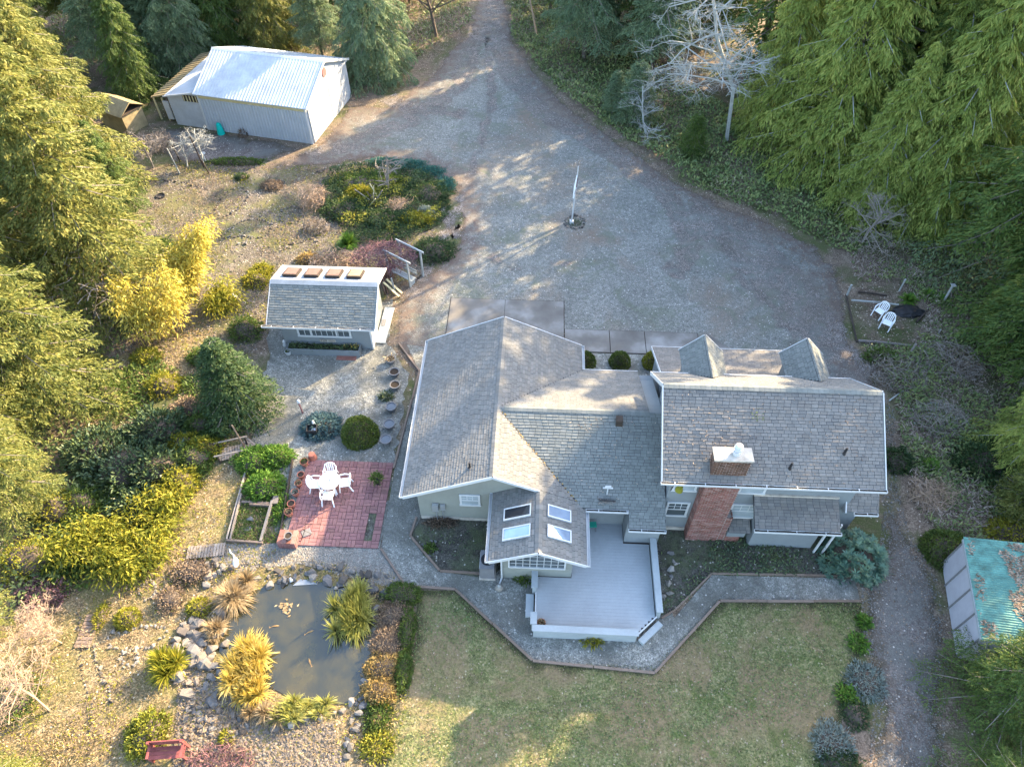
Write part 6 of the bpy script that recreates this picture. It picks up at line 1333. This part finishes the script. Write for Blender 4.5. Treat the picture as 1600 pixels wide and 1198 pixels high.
spiky('spiky green and gold fern clump in the lower garden', 268, 1038, 620, .85, .05, 'shrubyel', 8, rz=.55, heads=4, r0=.15)
spiky('bright spiky palm like plant at the lower edge of the island', 545, 382, 420, .95, .06, 'shrubbright', 9, rz=.55, name='spiky_plant', cat='plant')
spiky('brown tuft on the rocks left of the pond', 340, 990, 500, .6, .03, 'straw', 10, rz=.5, heads=4, r0=.15)
for k, (x, y) in enumerate(((1470, 470), (1448, 462), (1420, 470))):
    spiky(('fern right of the white chairs, by the tall post', 'fern in the middle of the three by the posts', 'fern left of the three by the posts')[k], x, y, 160, .7, .09, 'shrubbright', 20+k, name='fern', cat='fern', rz=.4)
shrub('small round clipped bush with long shadow in the lower garden', 201, 968, .5, .48, .65, 'shrubyel', 1300, 110, .1, .045, 'round_shrub', lump=.05)
shrub('brown round bush near the arching straw grass', 268, 938, .55, .6, .6, 'heather', 1200, 111, .1, .04)
shrub('mixed brown shrub at the top of the rocks', 300, 895, .9, .6, .5, 'heather', 1200, 112, .13, .05)
shrub('yellow shrub beside the rocks above the brown tuft', 312, 950, .5, .4, .35, 'shrubyel', 520, 113, .14, .05)
shrub('small green shrub beside the plank path', 158, 965, .25, .6, .3, 'shrubyel', 420, 114, .12, .05)
shrub('yellow green shrub at the bottom of the lower garden', 232, 1148, .75, .85, .6, 'topyel', 2400, 115, .12, .06)
shrub('small spiky shrub at the bottom beside the dark rock pile', 355, 1152, .25, .25, .25, 'shrubyel', 220, 116, .16, .04, core=None)
shrub('reddish scrub at the bottom edge near the red bench', 345, 1188, 1.3, .6, .35, 'pink', 900, 117, .14, .03, core=None, hollow=.3, twigs=(150, .5, 'redtwig'))
shrub('straggly dry scrub at the left of the lower garden', 110, 1180, 1.4, .9, .3, 'straw', 900, 118, .14, .03, core=None, hollow=.3)
shrub('green scrub along the lawn edge below the heather', 590, 1120, .5, .8, .35, 'shrub', 1200, 119, .13, .05, core=None, hollow=.4)
shrub('yellow tipped low bush at the bottom of the stone run', 590, 1165, .7, .6, .35, 'topyel', 1300, 120, .12, .05, core=None, hollow=.4)
for k, (x, y, rx, ry, m_) in enumerate(((628, 930, .85, .55, 'shrub'), (615, 965, .75, .75, 'heather'), (606, 1005, .75, .8, 'heather'), (600, 1045, .8, .7, 'heathergold'), (594, 1080, .7, .6, 'heathergold'), (636, 985, .35, 1.0, 'shrub'), (630, 1050, .35, .8, 'shrub'))):
    shrub(('green topped heather at the head of the pond hedge', 'grey pink heather, second along the pond hedge', 'grey brown heather in the middle of the pond hedge', 'gold tipped heather, fourth along the pond hedge', 'gold tipped heather at the foot of the pond hedge', 'green strip of hedge on its lawn side, upper half', 'green strip of hedge on its lawn side, lower half')[k],
          x, y, rx, ry, .55, m_, 3000, 130+k, .085, .035, 'heather_hedge', 'hedge', lump=.1)
# ------------------------------------------------------------------ ground cover, litter, pebbles: nobody could count them
def cover(name, label, poly, n, L, Wd, mat, seed, amp=.3, base_h=.03, flat=.8, fs=.8, up=.5, thr=None, cat='ground cover', avoid=None):
    rng = np.random.default_rng(seed); P_ = [(p[0], p[1]) for p in poly]; xs = [p[0] for p in P_]; ys = [p[1] for p in P_]
    x = rng.uniform(min(xs), max(xs), n*3); y = rng.uniform(min(ys), max(ys), n*3); k = inpoly(x, y, P_)
    if avoid:
        for a in avoid: k &= ~inpoly(x, y, [(p[0], p[1]) for p in a])
    x = x[k]; y = y[k]; f = fbm2(x, y, seed, fs)
    if thr is not None: q = f+rng.normal(size=len(x))*.25 > thr; x = x[q]; y = y[q]; f = f[q]
    x = x[:n]; y = y[:n]; f = f[:n]; z = base_h+amp*np.clip(f+.5, 0, 1.6)*(.35+.65*rng.random(len(x))**.5)
    C = np.stack([x, y, z], 1); D = rng.normal(size=C.shape)+[0, 0, up]
    o = linkmesh(name, leafmesh(name, C, D, L*(.5+rng.random(len(x))), Wd*(.6+.7*rng.random(len(x))), rng, flat, .1), M[mat]); tag(o, label, cat, kind='stuff'); return o
BANK = px((800, 60), (842, 108), (895, 160), (955, 200), (1020, 245), (1066, 282), (1132, 312), (1204, 336), (1268, 370), (1330, 400), (1400, 350), (1300, 260), (1200, 215), (1050, 120), (960, 40), (900, -40), (797, -40))
cover('ivy_bank', 'green ivy and salal bank along the right side of the drive', BANK, 34000, .24, .13, 'ivy', 1, .55)
cover('bank_scrub', 'pale dead twigs and bracken among the ivy of the bank', BANK, 7000, .35, .03, 'litterleaf', 2, .6, thr=.1, up=.2)
RIGHT = px((1330, 400), (1400, 350), (1700, 200), (1850, 560), (1700, 1000), (1500, 860), (1430, 800), (1405, 700), (1400, 620), (1345, 545), (1425, 545), (1450, 480), (1400, 440), (1335, 440))
cover('scrub_cover', 'brown and green forest undergrowth right of the house', RIGHT, 42000, .2, .08, 'ivy', 3, .5, thr=-.3)
cover('scrub_twigs', 'dry brown twigs and dead fern right of the house', RIGHT, 34000, .3, .03, 'scrub', 4, .45, up=.1)
LEFTU = px((-200, 200), (210, 230), (215, 380), (230, 470), (190, 560), (130, 640), (160, 760), (130, 880), (60, 950), (-200, 1000))
cover('left_undergrowth', 'dark green undergrowth below the left firs', LEFTU, 22000, .26, .12, 'ivy', 5, .6)
cover('left_slope_cover', 'yellow and green low growth on the left slope', px((150, 600), (240, 560), (320, 600), (360, 680), (330, 740), (250, 830), (110, 940), (60, 900), (120, 760)), 11000, .2, .08, 'shrub', 6, .35, thr=-.1)
TOPL = px((100, 130), (320, 60), (540, 80), (600, 130), (690, 66), (735, 40), (738, -60), (60, -60))
cover('far_undergrowth', 'mossy undergrowth below the trees behind the barn', TOPL, 20000, .3, .13, 'ivy', 7, .5)
cover('far_dead_scrub', 'tan dead scrub beside the road at the top', px((670, 100), (728, 60), (735, 0), (738, -60), (600, -60), (620, 60)), 6000, .35, .04, 'litterleaf', 8, .5)
cover('garden_weeds', 'straggly weeds and dead stems over the upper garden', GARDEN, 16000, .15, .035, 'heather', 9, .10, thr=-.05)
cover('garden_moss', 'mossy green tufts over the upper garden', GARDEN, 7000, .13, .05, 'shrubyel', 10, .06, thr=.25)
cover('dry_grass', 'bleached grass tufts over the sunny lower garden', DRY, 22000, .14, .025, 'straw', 11, .08, up=1.2, avoid=[POND])
cover('dry_garden_weeds', 'yellow green weeds over the sunny lower garden', DRY, 8000, .13, .04, 'shrubyel', 12, .07, thr=.2, avoid=[POND])
cover('lawn_grass', 'mossy worn winter grass of the lawn', LAWN, 60000, .085, .014, 'needlelitter', 13, .035, base_h=.012, up=1.3, flat=.2, fs=1.5)
cover('lawn_moss', 'green moss and clover clumps in the lawn', LAWN, 9000, .09, .04, 'ivy', 26, .03, base_h=.012, fs=.9, thr=.15, flat=1)
cover('lawn_debris', 'dead leaves and dark worm casts on the lawn', LAWN, 5000, .07, .045, 'litterleaf', 27, .0, .02, flat=4, up=0)
cover('bed_plants', 'low dark weeds in the bed below the chimney', BED2, 2600, .13, .055, 'salal', 14, .15, thr=0)
cover('side_bed_weeds', 'sparse weeds in the small bed by the garage gable', BED1, 500, .1, .04, 'salal', 15, .08, thr=.1)
cover('left_bed_weeds', 'weeds in and around the timber vegetable bed', px((356, 845), (388, 740), (458, 720), (440, 850)), 2200, .13, .05, 'shrub', 16, .1, thr=0)
cover('slope_leaves', 'fallen leaves and straw on the sunlit clearing', BAMG, 3500, .14, .05, 'straw', 17, .04, flat=2, up=0)
FOR = px((1330, 400), (1400, 350), (1700, 200), (1850, 560), (1700, 1000), (1500, 860), (1430, 800), (1405, 700), (1400, 620), (1345, 545))
cover('fallen_leaves', 'fallen brown leaves on the forest floor right of the house', FOR, 16000, .11, .07, 'litterleaf', 18, .04, flat=3, up=0)
cover('drive_leaves', 'scattered small leaves and twigs on the gravel drive', DRIVE, 3500, .08, .045, 'litterleaf', 19, .0, .022, flat=4, up=0, thr=.0)
cover('track_leaves', 'scattered leaves on the dirt track', TRACK, 1800, .08, .05, 'litterleaf', 20, .0, .026, flat=4, up=0)
cover('drive_edge_leaves', 'brown leaf litter along the forest edge of the drive', px((806, 60), (842, 108), (895, 160), (955, 200), (1062, 282), (1204, 336), (1320, 412), (1340, 540), (1300, 540), (1280, 440), (1190, 380), (1040, 300), (920, 215), (800, 110)), 7000, .1, .05, 'litterleaf', 23, .01, .02, flat=4, up=0)
def pebbles(name, label, poly, n, s, mats, seed, z=.02, avoid=None):
    rng = np.random.default_rng(seed); P_ = [(p[0], p[1]) for p in poly]; xs = [p[0] for p in P_]; ys = [p[1] for p in P_]
    x = rng.uniform(min(xs), max(xs), n*4); y = rng.uniform(min(ys), max(ys), n*4); k = inpoly(x, y, P_); x = x[k][:n]; y = y[k][:n]; n = len(x)
    u = np.array([(1, 0, 0), (0, 1, 0), (-1, 0, 0), (0, -1, 0), (0, 0, .8)]); r = s*(.4+1.1*rng.random(n)**2)[:, None, None]; a = rng.random(n)*6.28
    R = np.zeros((n, 3, 3)); R[:, 0, 0] = np.cos(a); R[:, 0, 1] = -np.sin(a); R[:, 1, 0] = np.sin(a); R[:, 1, 1] = np.cos(a)*.8; R[:, 2, 2] = 1
    V = np.einsum('nij,kj->nki', R, u)*r*(1+.2*rng.normal(size=(n, 5, 1))); V += np.stack([x, y, np.full(n, z)], 1)[:, None]
    F = np.array([(0, 1, 4), (1, 2, 4), (2, 3, 4), (3, 0, 4)])[None]+(np.arange(n)*5)[:, None, None]
    o = linkmesh(name, npmesh(name, V.reshape(-1, 3), F.reshape(-1, 3)), M[mats]); tag(o, label, 'pebbles', kind='stuff')
cover('island_juniper', 'spreading juniper mat filling the island bed', px((505, 290), (520, 270), (570, 258), (625, 262), (665, 275), (700, 300), (706, 330), (690, 350), (668, 362), (640, 375), (600, 385), (560, 380), (535, 360), (512, 330)), 15000, .17, .07, 'shrubdk', 24, .5, fs=1.3)
cover('island_tips', 'yellow green tips over the island juniper mat', px((515, 290), (570, 265), (690, 300), (690, 345), (600, 380), (530, 350)), 3500, .15, .06, 'topyel', 25, .62, fs=1.5, thr=.15)
pebbles('drive_pebbles', 'loose pebbles over the gravel drive', DRIVE, 26000, .028, 'grit', 1, .02)
pebbles('path_pebbles', 'loose pebbles over the gravel path', PATH, 9000, .028, 'grit', 2, .028)
pebbles('yard_pebbles', 'loose pebbles over the shed yard', YARD, 9000, .028, 'grit', 3, .024)
pebbles('track_pebbles', 'loose pebbles over the dirt track', TRACK, 7000, .03, 'grit', 4, .024)
pebbles('pond_pebbles', 'loose pale gravel between patio and pond', px((355, 850), (440, 848), (600, 858), (640, 925), (540, 900), (470, 882), (360, 892), (330, 872)), 6000, .035, 'whiterock', 5, .018)
pebbles('garden_pebbles', 'loose stones over the upper garden', GARDEN, 5000, .06, 'tanrock', 6, .008)
pebbles('lower_garden_pebbles', 'loose stones over the sunny lower garden', px((280, 1040), (360, 1060), (400, 1110), (520, 1130), (540, 1200), (270, 1200)), 5000, .06, 'tanrock', 7, .012)
